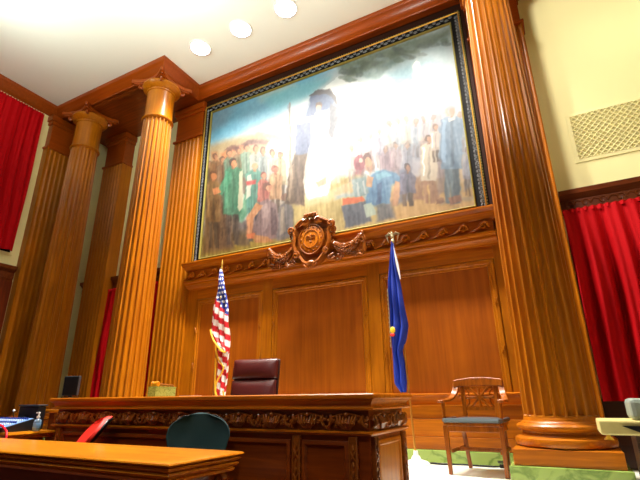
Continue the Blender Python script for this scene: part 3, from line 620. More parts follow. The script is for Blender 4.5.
(150,80,66,0.85,0.013,[1.69,1.45,1.68,1.41,1.64,1.39,1.6,1.4,1.56,1.44,1.54,1.49,1.55,1.54,1.59,1.56,1.64,1.54,1.68,1.5]),
(226,140,110,0.85,0.013,[1.69,1.43,1.68,1.39,1.66,1.38,1.62,1.38,1.6,1.41,1.58,1.46,1.59,1.49,1.62,1.51,1.65,1.5,1.68,1.47]),
(110,86,70,0.85,0.023,[1.29,0.94,1.37,0.92,1.38,0.6,1.32,0.61]),
(93,73,59,0.85,0.022,[1.38,0.91,1.48,0.89,1.48,0.58,1.42,0.59]),
(200,110,98,0.85,0.022,[1.31,1.34,1.43,1.31,1.5,1.22,1.5,1.05,1.51,0.83,1.25,0.88,1.26,1.1,1.24,1.28]),
(144,79,70,0.595,0.018,[1.36,1.25,1.39,1.25,1.41,0.87,1.37,0.88]),
(255,147,132,0.595,0.018,[1.25,1.28,1.3,1.27,1.31,0.93,1.27,0.94]),
(185,134,105,0.85,0.014,[1.34,1.37,1.39,1.36,1.4,1.29,1.34,1.3]),
(160,80,70,0.85,0.013,[1.43,1.4,1.42,1.35,1.38,1.34,1.34,1.35,1.3,1.38,1.29,1.43,1.3,1.48,1.33,1.5,1.38,1.48,1.41,1.44]),
(232,168,132,0.85,0.014,[1.43,1.37,1.42,1.34,1.39,1.32,1.36,1.33,1.34,1.36,1.32,1.4,1.33,1.43,1.36,1.45,1.39,1.44,1.42,1.41]),
(150,122,122,0.95,0.028,[1.28,0.87,1.47,0.91,1.67,0.75,1.72,0.45,1.83,0.14,1.54,0.09,1.24,0.17,1.17,0.41,1.27,0.62]),
(188,160,156,0.8,0.022,[1.34,0.8,1.47,0.83,1.53,0.41,1.41,0.29]),
(112,88,92,0.8,0.022,[1.56,0.71,1.65,0.65,1.7,0.16,1.58,0.18]),
(130,84,66,0.95,0.013,[1.55,1.13,1.54,1.07,1.49,1.05,1.44,1.06,1.39,1.11,1.37,1.17,1.38,1.23,1.43,1.25,1.49,1.24,1.53,1.19]),
(226,164,130,0.95,0.013,[1.56,1.08,1.55,1.04,1.52,1.02,1.48,1.02,1.45,1.06,1.43,1.12,1.44,1.16,1.47,1.19,1.51,1.18,1.55,1.14]),
(226,158,110,0.95,0.018,[1.23,0.88,1.37,0.79,1.18,0.58,1.17,0.25,1.06,0.25,1.06,0.66]),
(234,130,78,0.95,0.018,[1.04,0.31,1.24,0.3,1.24,0.2,1.07,0.21]),
(214,150,92,0.9,0.018,[1.19,0.27,1.5,0.18,1.64,0.06,1.25,0.11]),
(126,118,118,0.9,0.025,[1.71,0.68,1.89,0.79,2.02,0.58,2.01,0.07,1.69,0.07]),
(150,110,90,0.9,0.013,[1.9,0.85,1.89,0.81,1.85,0.79,1.81,0.8,1.78,0.83,1.76,0.88,1.78,0.92,1.81,0.94,1.85,0.93,1.88,0.9]),
(180,162,142,0.8,0.021,[1.75,0.67,1.83,0.69,1.86,0.2,1.76,0.15]),
(84,104,146,0.95,0.019,[2.85,2.52,2.8,2.41,2.67,2.38,2.51,2.44,2.37,2.56,2.32,2.71,2.37,2.82,2.51,2.85,2.67,2.79,2.8,2.66]),
(96,112,150,0.95,0.025,[2.21,2.33,2.36,2.67,2.55,2.76,2.67,2.6,2.48,2.45,2.4,2.25]),
(70,60,66,0.9,0.021,[2.32,2.8,2.51,2.88,2.76,2.79,2.89,2.57,2.92,2.34,2.83,2.52,2.71,2.7,2.51,2.77]),
(104,104,116,0.95,0.024,[2.77,2.48,2.91,2.35,2.9,2.02,2.79,1.75,2.68,1.93,2.74,2.19]),
(120,92,74,0.9,0.012,[2.6,2.5,2.58,2.46,2.55,2.44,2.5,2.46,2.47,2.5,2.45,2.55,2.47,2.6,2.5,2.61,2.55,2.6,2.59,2.55]),
(232,190,160,0.95,0.012,[2.58,2.45,2.57,2.42,2.54,2.4,2.51,2.41,2.48,2.45,2.47,2.49,2.48,2.53,2.51,2.54,2.54,2.53,2.57,2.5]),
(255,252,242,0.95,0.021,[2.38,2.36,2.67,2.28,2.74,1.99,2.67,1.65,2.78,1.11,2.71,0.72,2.29,0.74,2.2,0.99,2.3,1.56]),
(214,208,200,0.7,0.014,[2.46,2.2,2.5,2.19,2.42,1.44,2.37,1.06,2.36,1.46]),
(222,214,204,0.7,0.014,[2.58,2.12,2.62,2.11,2.65,1.38,2.62,0.89,2.57,1.4]),
(204,190,176,0.7,0.014,[2.3,1.68,2.34,1.66,2.26,0.98,2.22,0.99]),
(252,246,236,0.95,0.017,[2.04,2.41,2.38,2.34,2.38,2.25,2.06,2.31]),
(98,110,146,0.95,0.026,[2.06,2.29,2.36,2.22,2.38,1.82,2.28,1.56,2.03,1.59]),
(112,88,70,0.97,0.025,[2.01,1.64,2.28,1.6,2.22,1.1,2.24,0.6,1.85,0.73,1.89,1.19]),
(110,86,74,0.7,0.02,[2.09,1.49,2.15,1.47,2.14,0.7,2.06,0.68]),
(186,160,134,0.7,0.021,[1.95,1.45,2.01,1.47,1.96,0.74,1.89,0.79]),
(196,176,140,0.7,0.019,[2.45,1.0,2.66,1.03,2.64,0.92,2.49,0.88]),
(150,136,120,0.9,0.012,[1.89,2.8,1.92,2.79,1.97,1.24,1.93,1.25]),
(150,130,130,0.55,0.018,[3.06,1.09,3.12,1.08,3.1,0.81,3.06,0.82]),
(127,110,110,0.55,0.017,[3.13,1.07,3.2,1.05,3.18,0.79,3.13,0.8]),
(206,200,190,0.55,0.018,[3.09,1.42,3.18,1.4,3.24,1.33,3.22,1.18,3.22,1.0,3.03,1.05,3.04,1.23,3.04,1.38]),
(148,144,136,0.385,0.014,[3.13,1.36,3.15,1.35,3.15,1.03,3.12,1.04]),
(255,255,243,0.385,0.014,[3.05,1.38,3.09,1.37,3.07,1.09,3.04,1.1]),
(172,136,112,0.55,0.011,[3.12,1.45,3.16,1.44,3.16,1.38,3.12,1.39]),
(140,110,100,0.55,0.011,[3.19,1.47,3.18,1.43,3.15,1.42,3.12,1.43,3.09,1.46,3.09,1.5,3.1,1.53,3.12,1.55,3.15,1.53,3.18,1.51]),
(216,170,140,0.55,0.011,[3.19,1.45,3.18,1.42,3.16,1.41,3.14,1.42,3.12,1.44,3.11,1.47,3.12,1.5,3.14,1.51,3.16,1.5,3.18,1.48]),
(150,130,130,0.55,0.018,[3.22,1.19,3.28,1.18,3.27,0.91,3.22,0.92]),
(127,110,110,0.55,0.017,[3.29,1.18,3.36,1.16,3.34,0.89,3.29,0.9]),
(190,184,190,0.55,0.018,[3.26,1.52,3.35,1.5,3.4,1.43,3.39,1.28,3.39,1.1,3.19,1.15,3.21,1.33,3.2,1.49]),
(136,132,136,0.385,0.014,[3.29,1.46,3.32,1.45,3.31,1.14,3.28,1.15]),
(243,235,243,0.385,0.014,[3.22,1.48,3.26,1.47,3.24,1.19,3.21,1.2]),
(172,136,112,0.55,0.011,[3.29,1.55,3.32,1.54,3.32,1.49,3.29,1.5]),
(140,110,100,0.55,0.011,[3.35,1.57,3.34,1.54,3.32,1.52,3.29,1.53,3.26,1.56,3.26,1.6,3.27,1.63,3.29,1.65,3.32,1.64,3.35,1.61]),
(216,170,140,0.55,0.01,[3.35,1.55,3.34,1.53,3.33,1.51,3.3,1.52,3.29,1.54,3.28,1.57,3.29,1.6,3.31,1.61,3.33,1.6,3.35,1.58]),
(150,130,130,0.55,0.018,[3.4,1.22,3.46,1.2,3.44,0.94,3.4,0.95]),
(127,110,110,0.55,0.017,[3.47,1.2,3.54,1.18,3.52,0.92,3.47,0.93]),
(200,186,190,0.55,0.018,[3.44,1.55,3.53,1.52,3.58,1.45,3.56,1.31,3.56,1.13,3.37,1.18,3.39,1.36,3.39,1.51]),
(144,133,136,0.385,0.014,[3.47,1.48,3.5,1.48,3.49,1.16,3.46,1.17]),
(255,238,243,0.385,0.014,[3.4,1.5,3.43,1.49,3.42,1.22,3.39,1.22]),
(172,136,112,0.55,0.01,[3.47,1.57,3.5,1.56,3.5,1.51,3.47,1.52]),
(140,110,100,0.55,0.01,[3.53,1.59,3.52,1.56,3.5,1.55,3.47,1.55,3.44,1.58,3.44,1.62,3.45,1.65,3.47,1.67,3.5,1.66,3.53,1.63]),
(216,170,140,0.55,0.011,[3.53,1.57,3.52,1.55,3.5,1.54,3.48,1.54,3.47,1.56,3.46,1.6,3.47,1.62,3.49,1.63,3.51,1.63,3.53,1.6]),
(150,130,130,0.55,0.017,[3.56,1.25,3.62,1.23,3.6,0.97,3.56,0.98]),
(127,110,110,0.55,0.017,[3.62,1.23,3.69,1.21,3.67,0.95,3.62,0.96]),
(172,168,188,0.55,0.017,[3.6,1.57,3.69,1.55,3.74,1.48,3.72,1.34,3.72,1.15,3.53,1.21,3.55,1.39,3.55,1.54]),
(123,120,135,0.385,0.014,[3.63,1.51,3.66,1.5,3.64,1.19,3.61,1.2]),
(221,216,240,0.385,0.014,[3.56,1.53,3.59,1.52,3.57,1.25,3.55,1.25]),
(172,136,112,0.55,0.01,[3.63,1.6,3.66,1.59,3.66,1.53,3.63,1.55]),
(140,110,100,0.55,0.01,[3.69,1.62,3.68,1.59,3.66,1.57,3.63,1.58,3.6,1.61,3.6,1.65,3.61,1.68,3.63,1.69,3.66,1.69,3.69,1.66]),
(216,170,140,0.55,0.01,[3.69,1.6,3.68,1.57,3.66,1.56,3.64,1.57,3.62,1.59,3.62,1.62,3.63,1.65,3.65,1.66,3.67,1.65,3.68,1.63]),
(150,130,130,0.55,0.017,[3.74,1.35,3.79,1.33,3.77,1.07,3.73,1.08]),
(127,110,110,0.55,0.016,[3.8,1.33,3.87,1.31,3.84,1.05,3.8,1.06]),
(206,196,186,0.55,0.016,[3.78,1.67,3.86,1.64,3.91,1.57,3.89,1.43,3.89,1.25,3.71,1.31,3.73,1.48,3.73,1.63]),
(148,141,133,0.385,0.014,[3.81,1.6,3.83,1.6,3.82,1.29,3.79,1.3]),
(255,250,238,0.385,0.014,[3.74,1.63,3.77,1.62,3.75,1.34,3.72,1.35]),
(172,136,112,0.55,0.01,[3.81,1.69,3.84,1.68,3.84,1.63,3.81,1.64]),
(140,110,100,0.55,0.01,[3.87,1.71,3.86,1.68,3.83,1.67,3.8,1.68,3.78,1.71,3.78,1.74,3.79,1.78,3.81,1.79,3.84,1.78,3.86,1.75]),
(216,170,140,0.55,0.01,[3.87,1.69,3.86,1.67,3.84,1.66,3.82,1.66,3.8,1.69,3.8,1.72,3.81,1.74,3.83,1.75,3.85,1.75,3.86,1.72]),
(150,130,130,0.55,0.017,[3.87,1.34,3.92,1.33,3.9,1.06,3.86,1.08]),
(127,110,110,0.55,0.016,[3.93,1.32,4.0,1.3,3.97,1.04,3.93,1.06]),
(176,180,190,0.55,0.017,[3.92,1.66,4.0,1.64,4.04,1.57,4.02,1.43,4.02,1.25,3.84,1.3,3.86,1.48,3.86,1.63]),
(126,129,136,0.385,0.013,[3.94,1.6,3.97,1.59,3.95,1.29,3.92,1.29]),
(226,231,243,0.385,0.014,[3.88,1.62,3.91,1.61,3.88,1.34,3.86,1.35]),
(172,136,112,0.55,0.01,[3.95,1.69,3.97,1.68,3.97,1.62,3.94,1.64]),
(140,110,100,0.55,0.01,[4.0,1.71,3.99,1.68,3.97,1.66,3.94,1.67,3.92,1.7,3.91,1.74,3.92,1.77,3.95,1.78,3.98,1.77,4.0,1.74]),
(216,170,140,0.55,0.01,[4.0,1.69,3.99,1.66,3.98,1.65,3.95,1.66,3.94,1.68,3.94,1.71,3.94,1.74,3.96,1.75,3.98,1.74,4.0,1.72]),
(150,130,130,0.55,0.016,[4.02,1.33,4.07,1.32,4.05,1.06,4.01,1.07]),
(127,110,110,0.55,0.016,[4.08,1.31,4.14,1.3,4.12,1.04,4.07,1.05]),
(214,196,170,0.55,0.016,[4.07,1.65,4.15,1.63,4.19,1.56,4.17,1.42,4.17,1.24,3.99,1.29,4.01,1.47,4.01,1.61]),
(154,141,122,0.385,0.013,[4.09,1.59,4.11,1.58,4.1,1.28,4.07,1.29]),
(255,250,219,0.385,0.013,[4.03,1.61,4.06,1.6,4.03,1.33,4.01,1.34]),
(172,136,112,0.55,0.01,[4.09,1.68,4.12,1.66,4.12,1.61,4.09,1.62]),
(140,110,100,0.55,0.01,[4.15,1.69,4.14,1.66,4.12,1.65,4.09,1.66,4.07,1.69,4.06,1.73,4.07,1.76,4.1,1.77,4.12,1.76,4.15,1.73]),
(216,170,140,0.55,0.01,[4.15,1.68,4.14,1.65,4.12,1.64,4.1,1.65,4.09,1.67,4.08,1.7,4.09,1.72,4.11,1.73,4.13,1.73,4.14,1.71]),
(150,130,130,0.55,0.015,[4.16,1.26,4.21,1.24,4.18,0.99,4.15,1.0]),
(127,110,110,0.55,0.016,[4.22,1.24,4.28,1.22,4.25,0.97,4.21,0.98]),
(168,176,190,0.55,0.016,[4.21,1.57,4.28,1.54,4.33,1.48,4.31,1.34,4.3,1.17,4.13,1.22,4.15,1.39,4.15,1.53]),
(120,126,136,0.385,0.012,[4.23,1.51,4.25,1.5,4.23,1.2,4.21,1.21]),
(216,226,243,0.385,0.013,[4.17,1.53,4.2,1.52,4.17,1.25,4.15,1.26]),
(172,136,112,0.55,0.01,[4.23,1.59,4.26,1.58,4.26,1.53,4.23,1.54]),
(140,110,100,0.55,0.01,[4.29,1.61,4.28,1.58,4.25,1.57,4.23,1.58,4.21,1.6,4.2,1.64,4.21,1.67,4.24,1.69,4.27,1.68,4.29,1.65]),
(216,170,140,0.55,0.01,[4.29,1.59,4.28,1.57,4.26,1.56,4.24,1.56,4.23,1.59,4.22,1.61,4.23,1.64,4.25,1.65,4.27,1.64,4.28,1.62]),
(150,130,130,0.55,0.015,[4.29,1.25,4.33,1.24,4.31,0.98,4.27,1.0]),
(127,110,110,0.55,0.015,[4.34,1.23,4.4,1.22,4.38,0.97,4.33,0.98]),
(196,180,180,0.55,0.016,[4.33,1.56,4.41,1.54,4.45,1.47,4.43,1.34,4.42,1.16,4.25,1.21,4.28,1.39,4.28,1.53]),
(141,129,129,0.385,0.012,[4.36,1.5,4.38,1.5,4.36,1.2,4.33,1.21]),
(250,231,231,0.385,0.013,[4.29,1.52,4.33,1.51,4.3,1.25,4.27,1.26]),
(172,136,112,0.55,0.009,[4.36,1.59,4.39,1.58,4.39,1.53,4.36,1.54]),
(140,110,100,0.55,0.009,[4.42,1.61,4.41,1.57,4.38,1.56,4.36,1.57,4.34,1.6,4.33,1.64,4.34,1.67,4.37,1.68,4.39,1.67,4.41,1.64]),
(216,170,140,0.55,0.009,[4.41,1.59,4.41,1.56,4.39,1.55,4.37,1.56,4.36,1.58,4.35,1.61,4.36,1.63,4.38,1.65,4.4,1.64,4.41,1.62]),
(150,130,130,0.55,0.015,[4.44,1.24,4.49,1.23,4.46,0.98,4.42,0.99]),
(127,110,110,0.55,0.014,[4.5,1.22,4.55,1.21,4.53,0.96,4.49,0.97]),
(180,178,190,0.55,0.015,[4.49,1.55,4.57,1.52,4.61,1.46,4.58,1.32,4.58,1.15,4.41,1.2,4.44,1.37,4.44,1.51]),
(129,128,136,0.385,0.012,[4.51,1.49,4.54,1.48,4.51,1.19,4.49,1.2]),
(231,228,243,0.385,0.012,[4.45,1.51,4.48,1.5,4.45,1.24,4.43,1.25]),
(172,136,112,0.55,0.009,[4.52,1.57,4.54,1.56,4.54,1.51,4.51,1.52]),
(140,110,100,0.55,0.009,[4.57,1.59,4.56,1.56,4.54,1.55,4.51,1.56,4.49,1.58,4.49,1.62,4.5,1.65,4.52,1.66,4.55,1.65,4.57,1.63]),
(216,170,140,0.55,0.009,[4.57,1.57,4.56,1.55,4.54,1.54,4.53,1.55,4.51,1.57,4.51,1.59,4.52,1.62,4.53,1.63,4.55,1.62,4.57,1.6]),
(150,130,130,0.55,0.014,[4.83,1.15,4.88,1.14,4.85,0.9,4.82,0.91]),
(127,110,110,0.55,0.014,[4.89,1.14,4.94,1.12,4.91,0.88,4.87,0.89]),
(170,180,190,0.55,0.014,[4.89,1.45,4.96,1.43,5.0,1.36,4.97,1.23,4.96,1.07,4.81,1.12,4.83,1.28,4.84,1.42]),
(122,129,136,0.385,0.011,[4.91,1.39,4.93,1.39,4.9,1.1,4.88,1.11]),
(219,231,243,0.385,0.012,[4.85,1.41,4.88,1.4,4.85,1.15,4.82,1.16]),
(172,136,112,0.55,0.008,[4.92,1.47,4.94,1.46,4.94,1.42,4.91,1.43]),
(140,110,100,0.55,0.008,[4.97,1.49,4.96,1.46,4.93,1.45,4.91,1.46,4.89,1.48,4.89,1.52,4.9,1.55,4.92,1.56,4.95,1.55,4.96,1.53]),
(216,170,140,0.55,0.008,[4.96,1.48,4.96,1.45,4.94,1.44,4.92,1.45,4.91,1.47,4.91,1.5,4.92,1.52,4.93,1.53,4.95,1.52,4.96,1.5]),
(150,130,130,0.55,0.016,[3.81,0.93,3.86,0.91,3.84,0.66,3.8,0.67]),
(127,110,110,0.55,0.016,[3.87,0.91,3.93,0.89,3.91,0.64,3.87,0.65]),
(186,160,166,0.55,0.016,[3.85,1.24,3.93,1.21,3.98,1.15,3.96,1.01,3.96,0.84,3.78,0.89,3.8,1.06,3.8,1.2]),
(133,115,119,0.385,0.014,[3.88,1.18,3.9,1.17,3.89,0.87,3.86,0.88]),
(238,207,214,0.385,0.013,[3.81,1.2,3.85,1.19,3.82,0.92,3.8,0.93]),
(172,136,112,0.55,0.01,[3.88,1.26,3.91,1.25,3.91,1.2,3.88,1.21]),
(140,110,100,0.55,0.01,[3.94,1.28,3.93,1.25,3.9,1.24,3.88,1.25,3.85,1.27,3.85,1.31,3.86,1.34,3.88,1.35,3.91,1.35,3.93,1.32]),
(216,170,140,0.55,0.01,[3.94,1.26,3.93,1.24,3.91,1.23,3.89,1.23,3.88,1.25,3.87,1.28,3.88,1.31,3.9,1.32,3.92,1.31,3.93,1.29]),
(150,130,130,0.55,0.015,[4.0,0.88,4.05,0.86,4.03,0.61,3.99,0.62]),
(127,110,110,0.55,0.016,[4.06,0.86,4.12,0.84,4.1,0.6,4.05,0.61]),
(160,160,176,0.55,0.015,[4.05,1.18,4.12,1.16,4.17,1.09,4.15,0.96,4.14,0.79,3.97,0.84,3.99,1.0,3.99,1.15]),
(115,115,126,0.385,0.012,[4.07,1.12,4.09,1.12,4.08,0.82,4.05,0.83]),
(207,207,226,0.385,0.013,[4.01,1.14,4.04,1.13,4.01,0.87,3.99,0.88]),
(172,136,112,0.55,0.01,[4.07,1.21,4.1,1.2,4.1,1.15,4.07,1.15]),
(140,110,100,0.55,0.009,[4.13,1.23,4.12,1.19,4.1,1.18,4.07,1.19,4.05,1.21,4.04,1.25,4.05,1.28,4.08,1.3,4.1,1.29,4.12,1.26]),
(216,170,140,0.55,0.009,[4.13,1.21,4.12,1.18,4.1,1.17,4.08,1.18,4.07,1.2,4.06,1.23,4.07,1.25,4.09,1.26,4.11,1.26,4.12,1.23]),
(150,130,130,0.55,0.016,[3.64,0.9,3.7,0.89,3.68,0.63,3.64,0.64]),
(127,110,110,0.55,0.016,[3.71,0.88,3.77,0.87,3.75,0.61,3.7,0.62]),
(176,150,160,0.55,0.016,[3.68,1.21,3.77,1.19,3.81,1.12,3.79,0.99,3.79,0.81,3.61,0.86,3.63,1.03,3.63,1.18]),
(126,108,115,0.385,0.014,[3.71,1.15,3.74,1.15,3.72,0.85,3.69,0.85]),
(226,195,207,0.385,0.014,[3.64,1.17,3.68,1.16,3.65,0.9,3.63,0.9]),
(172,136,112,0.55,0.01,[3.71,1.24,3.74,1.23,3.74,1.18,3.71,1.19]),
(140,110,100,0.55,0.01,[3.77,1.26,3.76,1.23,3.74,1.21,3.71,1.22,3.69,1.25,3.68,1.29,3.69,1.32,3.71,1.33,3.74,1.32,3.76,1.29]),
(216,170,140,0.55,0.01,[3.77,1.24,3.76,1.22,3.74,1.21,3.72,1.21,3.71,1.23,3.7,1.26,3.71,1.29,3.73,1.3,3.75,1.29,3.76,1.27]),
(100,146,186,0.95,0.02,[3.47,0.88,3.67,0.93,3.85,0.81,3.95,0.68,3.85,0.62,3.76,0.66,3.75,0.33,3.34,0.36,3.37,0.67]),
(132,190,212,0.8,0.017,[3.52,0.88,3.71,0.89,3.8,0.77,3.56,0.76]),
(70,96,140,0.7,0.017,[3.56,0.69,3.63,0.7,3.59,0.34,3.51,0.34]),
(150,70,84,0.9,0.014,[3.38,1.12,3.35,1.04,3.3,1.0,3.23,1.02,3.18,1.08,3.17,1.18,3.19,1.26,3.25,1.3,3.31,1.28,3.36,1.21]),
(110,66,60,0.95,0.01,[3.5,1.16,3.48,1.11,3.44,1.09,3.38,1.1,3.34,1.15,3.33,1.21,3.35,1.26,3.39,1.28,3.45,1.27,3.49,1.22]),
(224,168,130,0.95,0.01,[3.49,1.1,3.47,1.06,3.44,1.03,3.41,1.04,3.38,1.08,3.37,1.13,3.38,1.17,3.42,1.2,3.45,1.19,3.48,1.15]),
(236,200,180,0.95,0.011,[3.34,1.17,3.33,1.14,3.3,1.13,3.28,1.14,3.25,1.16,3.25,1.19,3.26,1.22,3.28,1.23,3.31,1.22,3.33,1.2]),
(142,164,166,0.9,0.017,[3.12,0.86,3.36,0.85,3.4,0.56,3.16,0.54]),
(206,212,210,0.7,0.011,[3.19,0.82,3.22,0.81,3.25,0.56,3.21,0.57]),
(206,212,210,0.7,0.01,[3.29,0.81,3.33,0.81,3.35,0.57,3.32,0.58]),
(232,196,150,0.9,0.018,[2.83,0.8,3.12,0.84,3.15,0.76,2.86,0.72]),
(218,164,122,0.95,0.013,[3.84,0.68,3.95,0.6,3.86,0.27,3.79,0.27]),
(218,164,122,0.95,0.014,[3.4,0.88,3.5,0.82,3.44,0.65,3.36,0.71]),
(228,112,60,0.95,0.014,[2.95,0.56,3.28,0.55,3.33,0.47,2.96,0.46]),
(100,104,118,0.95,0.018,[2.94,0.45,3.33,0.45,3.41,0.1,2.99,0.06]),
(190,208,190,0.9,0.014,[3.31,0.39,3.44,0.39,3.5,0.19,3.35,0.16]),
(190,140,106,0.9,0.015,[4.29,0.65,4.35,0.63,4.31,0.19,4.26,0.2]),
(161,119,90,0.9,0.015,[4.37,0.63,4.44,0.61,4.39,0.17,4.34,0.18]),
(236,220,196,0.9,0.015,[4.36,1.18,4.47,1.15,4.52,1.07,4.49,0.81,4.47,0.52,4.25,0.58,4.28,0.87,4.29,1.14]),
(169,158,141,0.63,0.012,[4.4,1.11,4.43,1.1,4.38,0.57,4.35,0.58]),
(255,255,250,0.63,0.012,[4.31,1.13,4.35,1.12,4.3,0.65,4.27,0.65]),
(176,128,99,0.9,0.009,[4.4,1.21,4.44,1.2,4.43,1.14,4.39,1.15]),
(120,84,64,0.9,0.009,[4.47,1.23,4.45,1.19,4.43,1.18,4.4,1.19,4.37,1.22,4.37,1.26,4.38,1.3,4.41,1.32,4.44,1.31,4.46,1.27]),
(220,160,124,0.9,0.009,[4.46,1.21,4.45,1.18,4.44,1.17,4.41,1.17,4.4,1.2,4.39,1.23,4.4,1.26,4.42,1.28,4.44,1.27,4.46,1.25]),
(110,86,70,0.8,0.015,[4.46,1.08,4.5,1.07,4.48,0.83,4.45,0.84]),
(93,73,59,0.8,0.015,[4.51,1.06,4.56,1.05,4.54,0.82,4.5,0.83]),
(230,210,196,0.8,0.015,[4.51,1.36,4.57,1.34,4.61,1.28,4.59,1.16,4.58,1.0,4.44,1.04,4.46,1.2,4.46,1.33]),
(165,151,141,0.5599999999999999,0.012,[4.53,1.31,4.55,1.3,4.52,1.03,4.5,1.04]),
(255,255,250,0.5599999999999999,0.012,[4.47,1.33,4.5,1.32,4.47,1.08,4.45,1.08]),
(179,132,104,0.8,0.009,[4.53,1.39,4.56,1.38,4.55,1.33,4.52,1.34]),
(140,96,70,0.8,0.009,[4.58,1.41,4.57,1.38,4.55,1.36,4.53,1.37,4.51,1.4,4.5,1.43,4.51,1.46,4.54,1.48,4.56,1.47,4.58,1.44]),
(224,166,130,0.8,0.008,[4.58,1.39,4.57,1.37,4.56,1.36,4.54,1.36,4.53,1.38,4.52,1.41,4.53,1.43,4.55,1.44,4.56,1.44,4.58,1.42]),
(116,134,148,0.9,0.015,[4.61,0.79,4.7,0.76,4.62,0.12,4.56,0.13]),
(98,113,125,0.9,0.014,[4.72,0.76,4.83,0.73,4.75,0.09,4.67,0.1]),
(132,162,192,0.9,0.014,[4.73,1.55,4.87,1.5,4.95,1.4,4.89,1.02,4.86,0.61,4.55,0.69,4.61,1.1,4.63,1.51]),
(95,116,138,0.63,0.012,[4.78,1.46,4.82,1.45,4.74,0.68,4.69,0.69]),
(173,209,245,0.63,0.011,[4.66,1.5,4.71,1.48,4.63,0.78,4.58,0.8]),
(177,139,116,0.9,0.009,[4.79,1.58,4.83,1.56,4.82,1.49,4.78,1.5]),
(190,186,190,0.9,0.009,[4.86,1.6,4.85,1.56,4.82,1.54,4.78,1.55,4.75,1.59,4.75,1.64,4.76,1.69,4.8,1.71,4.83,1.69,4.86,1.65]),
(222,174,146,0.9,0.008,[4.86,1.58,4.85,1.55,4.82,1.53,4.8,1.54,4.78,1.57,4.78,1.61,4.79,1.64,4.81,1.66,4.84,1.65,4.86,1.62]),
(232,230,224,0.9,0.01,[4.74,1.52,4.86,1.52,4.84,1.45,4.75,1.45]),
(170,120,96,0.9,0.011,[4.6,0.21,4.77,0.22,4.79,0.11,4.62,0.1]),
(150,110,90,0.8,0.011,[4.43,0.22,4.55,0.23,4.55,0.15,4.42,0.14]),
(110,86,70,0.85,0.016,[3.94,0.48,4.02,0.46,3.99,0.22,3.94,0.23]),
(93,73,59,0.85,0.015,[4.03,0.46,4.12,0.44,4.09,0.2,4.03,0.21]),
(120,116,140,0.85,0.016,[4.0,0.79,4.11,0.76,4.17,0.69,4.15,0.56,4.15,0.39,3.9,0.44,3.92,0.62,3.92,0.75]),
(86,83,100,0.595,0.012,[4.04,0.72,4.07,0.71,4.05,0.42,4.01,0.43]),
(159,154,183,0.595,0.013,[3.94,0.75,3.99,0.73,3.96,0.48,3.92,0.49]),
(160,116,92,0.85,0.009,[4.04,0.82,4.07,0.81,4.07,0.75,4.03,0.76]),
(96,70,70,0.85,0.009,[4.11,0.85,4.09,0.81,4.07,0.79,4.03,0.8,4.01,0.83,4.0,0.87,4.01,0.91,4.04,0.93,4.08,0.92,4.1,0.89]),
(200,146,116,0.85,0.009,[4.1,0.83,4.09,0.8,4.07,0.78,4.05,0.79,4.03,0.81,4.03,0.85,4.04,0.87,4.06,0.89,4.08,0.88,4.1,0.86]),
(110,86,70,0.6,0.013,[4.86,0.5,4.91,0.49,4.87,0.19,4.84,0.19]),
(93,73,59,0.6,0.013,[4.91,0.48,4.96,0.47,4.92,0.17,4.89,0.18]),
(160,166,190,0.6,0.014,[4.92,0.86,4.99,0.84,5.02,0.78,4.99,0.61,4.98,0.41,4.84,0.45,4.87,0.65,4.88,0.82]),
(115,119,136,0.42,0.01,[4.94,0.8,4.96,0.8,4.92,0.44,4.9,0.45]),
(207,214,243,0.42,0.011,[4.89,0.82,4.92,0.81,4.87,0.5,4.85,0.5]),
(176,144,120,0.6,0.008,[4.95,0.88,4.97,0.87,4.97,0.82,4.94,0.83]),
(96,66,50,0.6,0.008,[5.0,0.9,4.99,0.87,4.96,0.86,4.94,0.86,4.92,0.89,4.92,0.92,4.93,0.95,4.95,0.96,4.98,0.96,4.99,0.93]),
(220,180,150,0.6,0.008,[4.99,0.88,4.99,0.86,4.97,0.85,4.95,0.86,4.94,0.88,4.94,0.9,4.95,0.92,4.96,0.93,4.98,0.93,4.99,0.91]),
(92,116,88,0.55,0.019,[4.35,2.85,4.32,2.83,4.27,2.83,4.2,2.86,4.15,2.9,4.13,2.94,4.16,2.97,4.21,2.96,4.28,2.93,4.33,2.89]),
(120,146,128,0.55,0.023,[3.63,3.11,3.62,3.09,3.59,3.09,3.55,3.1,3.52,3.14,3.51,3.17,3.52,3.19,3.55,3.19,3.59,3.18,3.62,3.15]),
(120,146,128,0.55,0.022,[3.6,2.95,3.59,2.94,3.56,2.94,3.52,2.95,3.5,2.98,3.49,3.0,3.5,3.02,3.53,3.02,3.56,3.01,3.59,2.98]),
(150,176,176,0.55,0.022,[3.68,2.84,3.66,2.81,3.63,2.8,3.59,2.82,3.56,2.85,3.55,2.89,3.56,2.92,3.59,2.93,3.63,2.91,3.67,2.88]),
(120,146,128,0.55,0.022,[3.4,2.95,3.39,2.92,3.35,2.91,3.31,2.93,3.28,2.96,3.27,3.01,3.28,3.04,3.32,3.05,3.36,3.03,3.39,2.99]),
(120,146,128,0.55,0.023,[3.2,2.88,3.18,2.86,3.12,2.87,3.04,2.9,2.98,2.94,2.95,2.98,2.98,2.99,3.04,2.98,3.12,2.95,3.18,2.91]),
(120,146,128,0.55,0.018,[4.88,2.9,4.87,2.87,4.84,2.86,4.8,2.88,4.78,2.91,4.77,2.95,4.78,2.98,4.81,2.99,4.85,2.97,4.88,2.94]),
(150,176,176,0.55,0.022,[3.52,2.82,3.5,2.8,3.46,2.8,3.42,2.82,3.38,2.85,3.36,2.88,3.38,2.9,3.42,2.9,3.47,2.88,3.51,2.85]),
(92,116,88,0.55,0.022,[3.48,3.09,3.46,3.06,3.42,3.06,3.37,3.08,3.33,3.12,3.32,3.16,3.33,3.19,3.38,3.19,3.43,3.17,3.47,3.13]),
